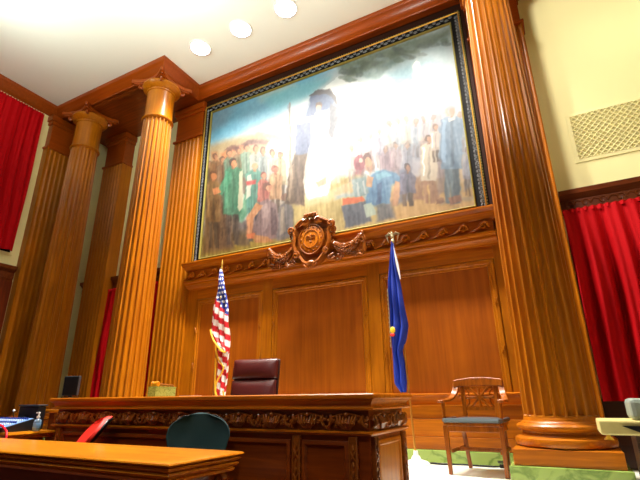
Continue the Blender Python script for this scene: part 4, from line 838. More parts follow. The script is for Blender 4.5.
(84,104,96,0.55,0.02,[4.23,2.92,4.22,2.9,4.19,2.9,4.15,2.91,4.13,2.94,4.12,2.97,4.13,2.99,4.16,2.99,4.19,2.98,4.22,2.95]),
(120,146,128,0.55,0.022,[3.76,2.89,3.74,2.86,3.69,2.86,3.64,2.89,3.6,2.92,3.58,2.96,3.6,2.99,3.65,2.99,3.7,2.97,3.74,2.93]),
(92,116,88,0.55,0.023,[3.3,2.8,3.28,2.78,3.21,2.79,3.13,2.82,3.07,2.86,3.04,2.9,3.07,2.91,3.14,2.9,3.22,2.87,3.28,2.83]),
(150,176,176,0.55,0.02,[3.94,2.94,3.92,2.92,3.88,2.92,3.83,2.94,3.79,2.97,3.78,3.01,3.79,3.03,3.83,3.03,3.88,3.01,3.92,2.98]),
(120,146,128,0.55,0.023,[3.2,3.15,3.17,3.12,3.12,3.11,3.05,3.14,3.0,3.19,2.98,3.23,3.0,3.26,3.06,3.27,3.12,3.24,3.18,3.19]),
(150,176,176,0.55,0.023,[3.38,3.07,3.37,3.05,3.33,3.05,3.27,3.07,3.23,3.1,3.22,3.14,3.23,3.15,3.28,3.15,3.33,3.13,3.37,3.1]),
(92,116,88,0.55,0.02,[4.16,2.85,4.14,2.82,4.09,2.82,4.03,2.85,3.99,2.89,3.97,2.93,3.99,2.95,4.04,2.95,4.1,2.93,4.14,2.89]),
(150,176,176,0.55,0.02,[3.91,3.0,3.88,2.99,3.82,3.0,3.75,3.03,3.69,3.07,3.67,3.1,3.69,3.11,3.75,3.1,3.83,3.06,3.89,3.03]),
(120,146,128,0.55,0.022,[3.81,2.91,3.79,2.88,3.75,2.88,3.7,2.9,3.66,2.94,3.65,2.98,3.67,3.01,3.71,3.01,3.75,2.99,3.79,2.95]),
(84,104,96,0.55,0.02,[4.18,3.01,4.17,2.98,4.13,2.97,4.08,2.99,4.05,3.03,4.04,3.07,4.05,3.1,4.09,3.1,4.14,3.08,4.17,3.04]),
(84,104,96,0.55,0.02,[4.37,2.84,4.35,2.83,4.29,2.84,4.22,2.87,4.16,2.91,4.14,2.94,4.16,2.95,4.22,2.94,4.29,2.91,4.35,2.87]),
(150,176,176,0.55,0.023,[3.21,2.83,3.2,2.8,3.17,2.79,3.14,2.81,3.1,2.84,3.1,2.88,3.11,2.91,3.14,2.91,3.18,2.9,3.2,2.87]),
(150,176,176,0.55,0.022,[3.8,3.04,3.78,3.01,3.75,3.0,3.71,3.02,3.68,3.06,3.67,3.1,3.68,3.13,3.72,3.14,3.76,3.12,3.79,3.09]),
(84,104,96,0.55,0.019,[4.38,2.82,4.35,2.81,4.3,2.81,4.24,2.84,4.18,2.88,4.16,2.91,4.19,2.92,4.24,2.91,4.31,2.88,4.36,2.85]),
(150,176,176,0.55,0.019,[4.47,2.8,4.46,2.77,4.43,2.77,4.4,2.78,4.37,2.81,4.37,2.84,4.38,2.86,4.41,2.87,4.44,2.85,4.47,2.82]),
(84,104,96,0.55,0.023,[3.42,2.86,3.4,2.83,3.37,2.82,3.33,2.84,3.29,2.87,3.28,2.91,3.3,2.94,3.33,2.95,3.37,2.94,3.41,2.9]),
(150,176,176,0.55,0.019,[4.37,3.03,4.34,3.01,4.29,3.02,4.21,3.05,4.16,3.09,4.14,3.13,4.16,3.15,4.22,3.14,4.29,3.11,4.35,3.07]),
(150,176,176,0.55,0.022,[3.78,3.03,3.76,3.02,3.72,3.02,3.67,3.04,3.63,3.07,3.61,3.1,3.63,3.11,3.67,3.11,3.72,3.09,3.77,3.06]),
(120,146,128,0.55,0.022,[3.89,2.79,3.87,2.77,3.82,2.78,3.76,2.8,3.71,2.84,3.7,2.87,3.71,2.89,3.77,2.89,3.83,2.86,3.87,2.83]),
(84,104,96,0.55,0.022,[3.83,3.1,3.81,3.07,3.76,3.08,3.71,3.1,3.66,3.14,3.65,3.17,3.67,3.2,3.71,3.19,3.77,3.17,3.81,3.13]),
(84,104,96,0.55,0.02,[4.15,3.09,4.12,3.06,4.07,3.07,4.01,3.09,3.96,3.13,3.95,3.17,3.97,3.2,4.02,3.19,4.08,3.16,4.13,3.12]),
(84,104,96,0.55,0.019,[4.59,2.95,4.57,2.94,4.52,2.95,4.45,2.97,4.4,3.01,4.38,3.04,4.41,3.06,4.46,3.05,4.52,3.02,4.57,2.98]),
(84,104,96,0.55,0.018,[4.94,2.84,4.92,2.81,4.87,2.82,4.82,2.84,4.78,2.88,4.77,2.91,4.79,2.93,4.83,2.93,4.88,2.91,4.92,2.87]),
(84,104,96,0.55,0.024,[3.17,2.98,3.15,2.96,3.11,2.96,3.06,2.98,3.01,3.02,3.0,3.05,3.01,3.07,3.06,3.06,3.11,3.04,3.15,3.01]),
(84,104,96,0.55,0.022,[3.72,2.97,3.7,2.95,3.66,2.94,3.61,2.96,3.57,3.0,3.56,3.04,3.57,3.06,3.62,3.06,3.67,3.04,3.7,3.01]),
(84,104,96,0.55,0.019,[4.55,2.8,4.53,2.79,4.47,2.8,4.4,2.83,4.35,2.87,4.33,2.9,4.35,2.91,4.41,2.9,4.48,2.87,4.53,2.83]),
(84,104,96,0.55,0.019,[4.77,2.91,4.75,2.89,4.7,2.9,4.63,2.93,4.58,2.97,4.56,3.01,4.58,3.02,4.64,3.02,4.7,2.99,4.75,2.94]),
(84,104,96,0.55,0.02,[4.21,3.03,4.19,3.02,4.13,3.03,4.06,3.06,4.0,3.1,3.98,3.14,4.0,3.15,4.06,3.15,4.13,3.11,4.19,3.07]),
(150,176,176,0.55,0.019,[4.42,2.86,4.4,2.83,4.37,2.83,4.33,2.84,4.31,2.88,4.3,2.91,4.31,2.94,4.34,2.95,4.38,2.93,4.41,2.9]),
(150,176,176,0.55,0.02,[4.24,2.88,4.22,2.85,4.19,2.85,4.15,2.87,4.11,2.9,4.1,2.94,4.12,2.96,4.15,2.96,4.2,2.94,4.23,2.91]),
(92,116,88,0.55,0.019,[4.73,2.99,4.72,2.97,4.69,2.96,4.65,2.98,4.62,3.01,4.61,3.04,4.63,3.07,4.66,3.07,4.7,3.05,4.72,3.02]),
(120,146,128,0.55,0.019,[4.35,3.04,4.33,3.03,4.28,3.04,4.22,3.06,4.18,3.09,4.16,3.12,4.18,3.13,4.23,3.12,4.29,3.1,4.33,3.06]),
(92,116,88,0.55,0.02,[4.1,3.02,4.08,3.01,4.02,3.02,3.95,3.05,3.89,3.09,3.87,3.12,3.9,3.13,3.96,3.12,4.03,3.09,4.08,3.05]),
(92,116,88,0.55,0.018,[4.92,2.91,4.9,2.89,4.86,2.89,4.82,2.91,4.78,2.94,4.77,2.97,4.79,2.99,4.82,2.99,4.87,2.97,4.9,2.94]),
(120,146,128,0.55,0.019,[4.39,3.08,4.38,3.05,4.34,3.05,4.3,3.06,4.27,3.1,4.26,3.14,4.27,3.17,4.31,3.18,4.35,3.16,4.38,3.12]),
(84,104,96,0.55,0.023,[3.19,3.02,3.16,2.99,3.1,2.99,3.02,3.02,2.96,3.07,2.94,3.12,2.96,3.14,3.03,3.14,3.1,3.11,3.17,3.06]),
(92,116,88,0.55,0.02,[4.45,2.91,4.43,2.89,4.39,2.9,4.33,2.92,4.29,2.95,4.28,2.98,4.3,3.0,4.34,3.0,4.39,2.97,4.43,2.94]),
(224,228,236,0.5,0.032,[4.22,2.24,4.19,2.21,4.11,2.21,4.02,2.24,3.95,2.3,3.92,2.35,3.96,2.38,4.03,2.38,4.12,2.34,4.19,2.29]),
(224,228,236,0.5,0.03,[4.3,1.99,4.28,1.97,4.23,1.98,4.17,2.0,4.12,2.03,4.1,2.06,4.12,2.08,4.17,2.08,4.24,2.06,4.29,2.02]),
(190,210,220,0.5,0.032,[4.33,2.21,4.3,2.19,4.23,2.19,4.14,2.23,4.07,2.27,4.04,2.32,4.07,2.35,4.15,2.34,4.24,2.31,4.31,2.26]),
(246,248,250,0.5,0.032,[4.21,1.97,4.19,1.94,4.14,1.94,4.08,1.96,4.04,2.0,4.02,2.03,4.04,2.06,4.09,2.06,4.15,2.04,4.2,2.0]),
(224,228,236,0.5,0.028,[4.91,1.95,4.89,1.92,4.83,1.92,4.77,1.94,4.72,1.99,4.7,2.03,4.72,2.07,4.78,2.07,4.85,2.05,4.9,2.0]),
(190,210,220,0.5,0.032,[4.28,2.25,4.26,2.23,4.2,2.23,4.14,2.25,4.08,2.29,4.07,2.33,4.09,2.36,4.15,2.36,4.21,2.33,4.26,2.29]),
(190,210,220,0.5,0.03,[4.68,2.14,4.66,2.12,4.6,2.12,4.54,2.15,4.48,2.18,4.47,2.22,4.49,2.24,4.54,2.23,4.61,2.21,4.66,2.17]),
(206,220,224,0.5,0.028,[4.94,1.96,4.92,1.93,4.89,1.91,4.86,1.93,4.83,1.96,4.82,2.01,4.84,2.04,4.87,2.06,4.91,2.04,4.93,2.01]),
(190,210,220,0.5,0.032,[4.17,1.96,4.15,1.94,4.1,1.95,4.03,1.97,3.98,2.0,3.96,2.04,3.98,2.05,4.04,2.05,4.1,2.03,4.15,1.99]),
(224,228,236,0.5,0.03,[4.54,2.15,4.53,2.13,4.49,2.13,4.45,2.14,4.42,2.17,4.41,2.2,4.43,2.22,4.46,2.23,4.5,2.21,4.53,2.18]),
(224,228,236,0.5,0.032,[4.27,2.23,4.25,2.21,4.21,2.2,4.16,2.22,4.12,2.26,4.1,2.3,4.12,2.33,4.17,2.33,4.22,2.31,4.26,2.27]),
(190,210,220,0.5,0.034,[3.88,2.36,3.85,2.34,3.79,2.35,3.71,2.38,3.64,2.42,3.62,2.46,3.64,2.48,3.71,2.48,3.79,2.45,3.86,2.4]),
(246,248,250,0.5,0.032,[4.35,1.84,4.34,1.82,4.3,1.82,4.26,1.83,4.23,1.86,4.22,1.89,4.24,1.91,4.27,1.91,4.31,1.9,4.34,1.87]),
(224,228,236,0.5,0.032,[4.17,2.12,4.15,2.1,4.08,2.11,4.0,2.14,3.94,2.18,3.92,2.21,3.94,2.23,4.01,2.22,4.09,2.19,4.15,2.15]),
(190,210,220,0.5,0.032,[4.2,2.11,4.18,2.08,4.15,2.08,4.1,2.1,4.07,2.13,4.06,2.16,4.07,2.18,4.11,2.19,4.15,2.17,4.19,2.14]),
(190,210,220,0.5,0.032,[4.31,1.91,4.29,1.88,4.26,1.86,4.22,1.88,4.19,1.91,4.18,1.96,4.2,1.99,4.23,2.01,4.27,1.99,4.3,1.96]),
(206,220,224,0.5,0.032,[4.36,2.12,4.33,2.09,4.27,2.09,4.18,2.12,4.12,2.17,4.1,2.22,4.12,2.26,4.2,2.26,4.28,2.22,4.34,2.17]),
(190,210,220,0.5,0.032,[4.42,2.02,4.4,2.0,4.33,2.01,4.24,2.04,4.18,2.08,4.15,2.12,4.18,2.15,4.25,2.14,4.34,2.11,4.4,2.06]),
(246,248,250,0.5,0.028,[4.75,2.16,4.73,2.14,4.67,2.15,4.6,2.17,4.54,2.21,4.53,2.26,4.55,2.28,4.61,2.27,4.68,2.25,4.74,2.2]),
(224,228,236,0.5,0.034,[4.12,2.08,4.1,2.05,4.06,2.04,4.01,2.06,3.98,2.09,3.96,2.13,3.98,2.16,4.02,2.17,4.07,2.15,4.11,2.12]),
(224,228,236,0.5,0.032,[4.49,2.14,4.46,2.11,4.41,2.11,4.34,2.14,4.29,2.18,4.27,2.22,4.3,2.24,4.35,2.24,4.42,2.21,4.47,2.17]),
(190,210,220,0.5,0.032,[4.49,2.44,4.47,2.43,4.43,2.43,4.38,2.45,4.34,2.48,4.32,2.51,4.34,2.53,4.38,2.53,4.44,2.51,4.48,2.48]),
(224,228,236,0.5,0.034,[3.89,2.04,3.87,2.0,3.8,2.0,3.72,2.03,3.66,2.08,3.63,2.13,3.66,2.17,3.73,2.18,3.81,2.15,3.87,2.1]),
(246,248,250,0.5,0.028,[4.95,1.83,4.93,1.81,4.9,1.81,4.86,1.82,4.83,1.85,4.82,1.88,4.83,1.9,4.87,1.9,4.91,1.88,4.94,1.86]),
(246,248,250,0.5,0.03,[4.55,1.88,4.53,1.86,4.47,1.87,4.4,1.9,4.34,1.93,4.32,1.97,4.34,1.98,4.41,1.98,4.48,1.95,4.54,1.91]),
(190,210,220,0.5,0.032,[4.13,1.98,4.11,1.95,4.07,1.95,4.02,1.97,3.98,2.0,3.97,2.03,3.99,2.05,4.03,2.06,4.08,2.04,4.12,2.01]),
(250,246,232,0.9,0.016,[4.29,2.65,4.35,2.75,4.41,2.72,4.42,2.43,4.45,2.03,4.31,2.09])]

CX0,CX1,CZ0,CZ1=-5.66,-.67,2.48,5.735
pt=thing('mural_painting','huge framed mural of a crowd, robed figures and a white central figure, above the ledge','painting',((CX0+CX1)/2,5.99,2.4))
nu,nv=520,340
U,V=np.meshgrid(np.linspace(0,CX1-CX0,nu+1),np.linspace(0,CZ1-CZ0,nv+1)); U=U.ravel(); V=V.ravel()
rng=np.random.default_rng(3)
def vnoise(cell,seed):
    r=np.random.default_rng(seed); g=r.random((60,90)); x=U/cell; y=V/cell*.8; xi=x.astype(int)%88; yi=y.astype(int)%58; fx=x-np.floor(x); fy=y-np.floor(y)
    fx=fx*fx*(3-2*fx); fy=fy*fy*(3-2*fy)
    return (g[yi,xi]*(1-fx)+g[yi,xi+1]*fx)*(1-fy)+(g[yi+1,xi]*(1-fx)+g[yi+1,xi+1]*fx)*fy-.5
def vnoise2(cx_,cy_,seed):
    r=np.random.default_rng(seed); g=r.random((40,260)); x=(U+.06*V)/cx_; y=V/cy_; xi=x.astype(int)%258; yi=y.astype(int)%38; fx=x-np.floor(x); fy=y-np.floor(y)
    return (g[yi,xi]*(1-fx)+g[yi,xi+1]*fx)*(1-fy)+(g[yi+1,xi]*(1-fx)+g[yi+1,xi+1]*fx)*fy-.5
wx=U+.03*vnoise(.12,1)+.02*vnoise(.05,2); wy=V+.03*vnoise(.12,3)+.02*vnoise(.05,4)
col=np.zeros((len(U),3))
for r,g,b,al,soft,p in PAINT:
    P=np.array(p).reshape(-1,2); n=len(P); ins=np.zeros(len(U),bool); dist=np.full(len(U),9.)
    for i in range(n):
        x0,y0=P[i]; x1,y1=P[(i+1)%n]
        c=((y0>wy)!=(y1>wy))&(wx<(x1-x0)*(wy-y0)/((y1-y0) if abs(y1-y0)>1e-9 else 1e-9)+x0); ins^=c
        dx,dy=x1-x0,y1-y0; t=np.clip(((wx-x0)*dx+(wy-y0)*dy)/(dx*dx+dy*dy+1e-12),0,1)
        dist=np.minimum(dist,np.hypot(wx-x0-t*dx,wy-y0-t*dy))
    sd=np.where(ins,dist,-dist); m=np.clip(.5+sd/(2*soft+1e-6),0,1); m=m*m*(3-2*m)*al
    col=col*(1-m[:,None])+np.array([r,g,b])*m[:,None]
nz=(vnoise(.035,8)*34+vnoise(.09,11)*22+vnoise(.2,9)*14)[:,None]*np.array([1,.9,.8])
fold=(vnoise2(.028,.22,21)*44+vnoise2(.05,.35,22)*30)[:,None]*np.array([1,.95,.9])
lum=col.mean(1,keepdims=True); nz=nz*.75+fold*np.clip((2.05-V)/.5,0.12,1)[:,None]
col=col+nz*np.clip((250-lum)/90,.1,1)
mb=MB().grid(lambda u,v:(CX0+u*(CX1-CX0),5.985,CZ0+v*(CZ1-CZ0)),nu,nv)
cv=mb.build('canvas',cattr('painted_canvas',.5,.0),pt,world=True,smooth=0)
paint_mesh(cv,np.concatenate([lin(col)*np.where(lin(col).min(1,keepdims=True)>.75,.46,.32),np.ones((len(U),1))],1))  # whites dimmed less so the painted glare stays bright
FX0,FX1,FZ0,FZ1=-5.86,-.515,2.30,5.905
def fp(a,b,h): return (a,5.999-h,b)
# outer dark strips in place of shade, carved black-and-silver band, gold beads (profile offset runs inwards)
loop=[(FX0,FZ0),(FX0,FZ1),(FX1,FZ1),(FX1,FZ0)]
DKF=plain('dark_frame_lacquer',(10,7,6),.7,spec=.1)
MB().box(FX0,FX1+.04,5.955,5.999,FZ1,6.034).box(FX1,FX1+.045,5.955,5.999,FZ0,FZ1).build('shade_band',plain('shade_band_brown',(40,16,6),.7,spec=.1),pt,world=True,smooth=0)  # dark boxes standing in for shade above and beside the frame
fr_=MB().sweep(loop,[(0,0),(0,.035),(.012,.05),(.03,.05),(.17,.03),(.185,.03),(.185,0)],True,fp).build('frame',DKF,pt,world=True,smooth=30)
g1=MB().sweep([(FX0+.033,FZ0+.033),(FX0+.033,FZ1-.033),(FX1-.033,FZ1-.033),(FX1-.033,FZ0+.033)],[(0,.045),(.0,.06),(.012,.065),(.018,.055),(.018,.045)],True,fp).build('outer_gold_line',GOLD,fr_,world=True)
GI=plain('inner_gilt_edge',(128,118,48),.45,metal=.3)
def ring(d0,prof,mat,name):
    MB().sweep([(FX0+d0,FZ0+d0),(FX0+d0,FZ1-d0),(FX1-d0,FZ1-d0),(FX1-d0,FZ0+d0)],prof,True,fp).build(name,mat,fr_,world=True)
ring(.168,[(0,.02),(0,.045),(.01,.05),(.026,.03),(.026,.012)],GI,'inner_gold_line')
orn=plain('silvered_ornament',(96,98,100),.6,spec=.2,var=.5,bscale=25)
flip=1
mb=MB(); bd=MB()
def orn_at(x,z,hor):
    global flip
    flip=-flip; cc=.022*flip
    if hor: z+=cc
    else: x+=cc
    for k in (-1,1):
        p=[]
        for t in range(7):
            a=t*.75+(.8 if flip>0 else 0); q=.036*(1-t/9)
            dx,dz=(k*q*cos(a)),(q*sin(a))
            p.append((x+dx,5.952,z+dz) if hor else (x+dz,5.952,z+dx))
        mb.tube(p,.006,4)
    mb.ell((x,5.952,z),(.012,.008,.012),n=6,m=4)
z=FZ0+.1
while z<FZ1-.06:
    orn_at(FX0+.11,z,False); orn_at(FX1-.11,z,False); z+=.065
x=FX0+.17
while x<FX1-.15:
    orn_at(x,FZ1-.11,True); x+=.065
z=FZ0+.04
while z<FZ1-.03:
    for X in (FX0+.022,FX1-.022): bd.ell((X,5.946,z),(.011,.011,.014),n=6,m=4)
    z+=.045
x=FX0+.04
while x<FX1-.04:
    bd.ell((x,5.946,FZ1-.022),(.014,.011,.011),n=6,m=4); x+=.045
mb.build('scroll_ornament',orn,fr_,world=True); bd.build('bead_row',GI,fr_,world=True)

# ---------------------------------------------------------------- carved crest on the ledge
cr=thing('carved_crest','carved wooden shield crest with scrolls and leafy garlands, centred on the ledge','crest',(XC,5.72,1.95))
CY=5.72
def P(x,z,y=0): return (XC+.045+x*(1.06 if abs(x)<.4 else .97+.09*.4/abs(x)),CY+y,z-.045)
# shield body
out=[(-.24,2.13),(-.30,2.22),(-.325,2.34),(-.31,2.46),(-.345,2.55),(-.30,2.63),(-.2,2.66),(-.13,2.72),(0,2.75),(.13,2.72),(.2,2.66),(.30,2.63),(.345,2.55),(.31,2.46),(.325,2.34),(.30,2.22),(.24,2.13),(.12,2.03),(0,1.98),(-.12,2.03)]
MB().prism([(P(x,z)[0],P(x,z)[2]) for x,z in out],CY-.02,CY+.14,lambda a,b,h:(a,h,b)).build('cartouche_body',WC,cr,world=True,smooth=0,bevel=.02)
mb=MB().lathe([(.001,.035),(.12,.034),(.185,.03),(.21,.01),(.21,-.02),(.001,-.02)],n=40,axis='Y')
mb.xf(Matrix.Diagonal((1,-1,1.16,1))); mb.xf(Matrix.Translation(P(0,2.37,-.03))); md=mb.build('medallion',WX,cr,world=True)
mb=MB()
def ringpts(rx,rz,cz,y,n=36): return [P(rx*cos(2*pi*k/n),cz+rz*sin(2*pi*k/n),y) for k in range(n+1)]
mb.tube(ringpts(.2,.24,2.37,-.05),.018,8); mb.tube(ringpts(.125,.145,2.375,-.063),.008,6)
for k in range(14):   # low-relief leaves and a small device inside the ring
    a=2*pi*k/14; mb.ell(P(.168*cos(a),2.375+.195*sin(a),-.06),(.022,.012,.012),(0,-a-1.2,0),n=6,m=4)
mb.ell(P(0,2.385,-.062),(.017,.01,.045)); mb.ell(P(.008,2.44,-.064),(.013,.009,.014)); mb.ell(P(0,2.325,-.062),(.03,.008,.02))
for q in (-1,1):
    for k in range(3): mb.tube([P(q*.012,2.41-.014*k,-.062),P(q*(.05+.008*k),2.435-.022*k,-.066),P(q*(.085-.008*k),2.405-.03*k,-.062)],[.009,.011,.004],6)
mb.build('relief',WC,md,world=True)
def spiral(mb,cx,cz,r,dirn,start,turns=1.5,rad=.02,y=-.06,n=18):
    p=[]
    for t in range(n):
        a=start+dirn*turns*2*pi*t/(n-1); q=r*(1-.8*t/(n-1)); p.append(P(cx+q*cos(a),cz+q*sin(a),y-.02*t/(n-1)))
    mb.tube(p,[rad*(1-.35*t/(n-1)) for t in range(n)],7)
mb=MB()
for s in (-1,1):
    mb.tube([P(s*.19,2.10,-.03),P(s*.27,2.2,-.05),P(s*.30,2.33,-.05),P(s*.285,2.45,-.05),P(s*.31,2.53,-.05)],[.03,.035,.03,.028,.03],8)
    spiral(mb,s*.33,2.575,.055,s,-pi/2,1.4,.026)
    mb.tube([P(s*.27,2.62,-.05),P(s*.2,2.665,-.06),P(s*.14,2.70,-.07),P(s*.08,2.70,-.07)],[.028,.036,.036,.028],8)
    spiral(mb,s*.09,2.73,.06,-s,0 if s>0 else pi,1.3,.026)
    spiral(mb,s*.25,2.15,.05,s,pi/2,1.3,.024)
    mb.tube([P(s*.2,2.12,-.04),P(s*.13,2.02,-.05),P(s*.03,1.965,-.06)],[.028,.032,.026],8)
    mb.tube([P(s*.30,2.40,-.02),P(s*.36,2.44,-.02),P(s*.37,2.52,-.02),P(s*.33,2.56,-.02)],[.02,.02,.018,.012],7)
mb.build('scroll_border',WC,cr,world=True)
mb=MB().ell(P(0,2.775,-.05),(.07,.055,.038)); 
for k in range(-3,4): mb.tube([P(k*.016,2.73,-.09),P(k*.03,2.78,-.10),P(k*.034,2.815,-.06)],[.01,.014,.008],6)
mb.build('shell_top',WC,cr,world=True)
mb=MB().ell(P(0,1.985,-.07),(.07,.04,.045))
for k in range(-2,3): mb.ell(P(k*.04,1.96-.012*abs(k),-.08),(.016,.02,.05),(0,k*.35,0),n=8)
mb.build('leaf_pendant',WC,cr,world=True)
for s in (-1,1):
    mb=MB()
    n=16; p=[]
    for t in range(n):
        u=t/(n-1); x=s*(.34+(.50 if s>0 else .42)*u); z=2.26-.34*u*(1-u)*1.7+.06*u*u; p.append((x,z))
    mb.tube([P(x,z,-.02) for x,z in p],[.03+.045*sin(pi*t/(n-1)) for t in range(n)],9)
    for t in range(n):
        u=t/(n-1); R=.03+.045*sin(pi*u)
        for j in range(7):
            a=-.3+j*.6; mb.ell(P(p[t][0]+random.uniform(-.008,.008),p[t][1]+R*cos(a),-.02-R*sin(a)),(.024,.018,.016),(random.random(),random.random()*2,random.random()*3),n=6,m=4)
    g=mb.build('garland',WC,cr,world=True)
    mb=MB()
    for j in range(34):
        u=random.random(); x=s*(.28+(.58 if s>0 else .5)*u); z=2.03+random.uniform(-.045,.055)*(1-.4*u)+.0*u; ang=random.uniform(-.8,.8)
        mb.ell(P(x,z,-.02+random.uniform(-.03,.02)),(.05,.014,.02),(random.uniform(-.5,.5),ang,random.uniform(-.4,.4)),n=7,m=5)
        mb.ell(P(x+s*.03,z+.018,-.03),(.014,.014,.014),n=6,m=4)
    e_=.83 if s>0 else .75; spiral(mb,s*e_,2.24,.05,-s,pi/2,1.3,.02,-.03); mb.tube([P(s*(e_+.03),2.22,-.02),P(s*(e_+.02),2.12,-.02),P(s*(e_+.03),2.04,-.02)],[.02,.03,.022],7)
    mb.build('oak_leaves',WC,cr,world=True)

# ---------------------------------------------------------------- wall vent
vt=thing('wall_vent','cream rectangular lattice air vent high on the right wall','vent',(XC+4.73,6.19,2.9))
VX0,VX1,VZ0,VZ1=.60,2.5,2.90,3.65
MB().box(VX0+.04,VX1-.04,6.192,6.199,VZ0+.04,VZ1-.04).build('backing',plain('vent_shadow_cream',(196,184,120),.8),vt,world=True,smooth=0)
MB().sweep([(VX0,VZ0),(VX0,VZ1),(VX1,VZ1),(VX1,VZ0)],[(0,0),(0,.012),(.045,.016),(.05,0)],True,lambda a,b,h:(a,6.199-h,b)).build('vent_frame',CREAM,vt,world=True,smooth=0)
mb=MB(); W=VX1-VX0-.09; Hh=VZ1-VZ0-.09; ox,oz=VX0+.045,VZ0+.045
for s in (1,-1):
    c=-Hh
    while c<W:
        a0=max(c,0); a1=min(c+Hh,W)
        if a1>a0:
            z0=(a0-c); z1=(a1-c)
            if s<0: z0,z1=Hh-z0,Hh-z1
            mb.tube([(ox+a0,6.184,oz+z0),(ox+a1,6.184,oz+z1)],.0085,4)
        c+=.075
mb.build('lattice',CREAM,vt,world=True,smooth=0)

# ---------------------------------------------------------------- ceiling downlights
em,nt,b=newmat('lamp_lens'); b.inputs['Emission Color'].default_value=(1,.97,.9,1); b.inputs['Emission Strength'].default_value=30
lamps=[XC-1.9,XC-.95,XC,XC+.95,XC+1.9]
lab=['leftmost round ceiling downlight near the wooden crown','second round ceiling downlight from the left','third round ceiling downlight from the left','ceiling downlight fourth from the left, at the top edge of the picture','ceiling downlight furthest right']
dl=None
for i,x in enumerate(lamps):
    if dl is None:
        dl=thing('ceiling_downlight',lab[0],'light',(x,4.88,H),0,'round recessed downlights in front of the painting')
        MB().lathe([(.17,-.001),(.21,-.001),(.21,-.012),(.20,-.018),(.18,-.018),(.17,-.004)],n=32).build('trim_ring',WHITE,dl)
        MB().lathe([(.172,-.002),(.172,-.012),(.12,-.03),(.001,-.038)],n=32).build('lens',em,dl)
    else:
        o=copy_tree(dl); o.location.x=x; o['label']=lab[i]

# ---------------------------------------------------------------- curtains
def curtain(name,label,fn,z0,z1,L,folds,parent=None,seed=1,amp=.055):
    r=random.Random(seed); ph=[r.random()*6 for _ in range(6)]
    def g(u,v):
        s=u*L; z=z0+v*(z1-z0)
        w=.25+.75*min(1,(1-v)*2.2)
        a=2*pi*folds*(u+.006*sin(5*v+ph[0])+.012*sin(2*pi*u*3+ph[1]))+ph[2]
        d=amp*w*((abs(sin(a*.5))**.7*2-1)*.9+.28*sin(2.3*a+ph[3])+.3*sin(a*.37+ph[4]))+.012*sin(30*u+9*v)*w
        return fn(s,z,d)
    mb=MB().grid(g,folds*14,24)
    # heading band
    T=thing(name,label,'curtain',fn(L/2,z0,0))
    mb.build('cloth',RED,T,world=True,smooth=180)
    h=MB().grid(lambda u,v:fn(u*L,z1-.03+v*.05,.02*sin(2*pi*folds*3*u)+.01),folds*20,3); h.build('heading',RED,T,world=True,smooth=180)
    return T
curtain('red_curtain','long red velvet curtain right of the largest column, below the dark cornice',lambda s,z,d:(XC+3.49+s,6.045-d,z),-.06,2.20,2.6,11,seed=4,amp=.095)
curtain('red_curtain','narrow strip of red curtain between the two left columns',lambda s,z,d:(-8.24+s,6.06-d,z),-.06,2.20,1.54,8,seed=5)
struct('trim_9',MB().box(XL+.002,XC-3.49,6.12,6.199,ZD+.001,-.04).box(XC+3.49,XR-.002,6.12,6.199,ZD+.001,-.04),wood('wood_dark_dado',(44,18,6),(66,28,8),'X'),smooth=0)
curtain('red_curtain','short red curtain high on the left side wall under the crown',lambda s,z,d:(XL+.11+d,1.2+s,z),2.78,5.93,3.3,20,seed=6)
w1=struct('window_1',MB().sweep([(1.1,2.72),(1.1,5.96),(4.56,5.96),(4.56,2.72)],[(0,0),(0,.02),(.05,.02),(.05,0)],True,lambda a,b,h:(XL+h,a,b)),CREAM,smooth=0)
MB().box(XL+.001,XL+.01,1.15,4.51,2.77,5.91).build('window_pane',plain('dark_window_glass',(30,34,40),.1),w1,smooth=0)

# ---------------------------------------------------------------- judge's bench
BX0,BX1=-5.06,-1.25
jb=thing('judges_bench','long carved wooden judge bench with projecting moulded top, in the middle','bench',((BX0+BX1)/2,3.67,ZF))
tp=[(.04,-.086),(.085,-.086),(.10,-.083),(.108,-.077),(.108,-.069),(.10,-.064),(.086,-.06),(.082,-.045),(.09,-.028),(.102,-.018),(.104,-.010),(.116,-.008),(.124,-.002),(.127,.012),(.124,.025),(.115,.033),(.04,.033)]
def off(p,k): return [(a+k,b) for a,b in p]
rect=[(BX0+.125,3.325),(BX0+.125,4.015),(BX1-.125,4.015),(BX1-.125,3.325)]
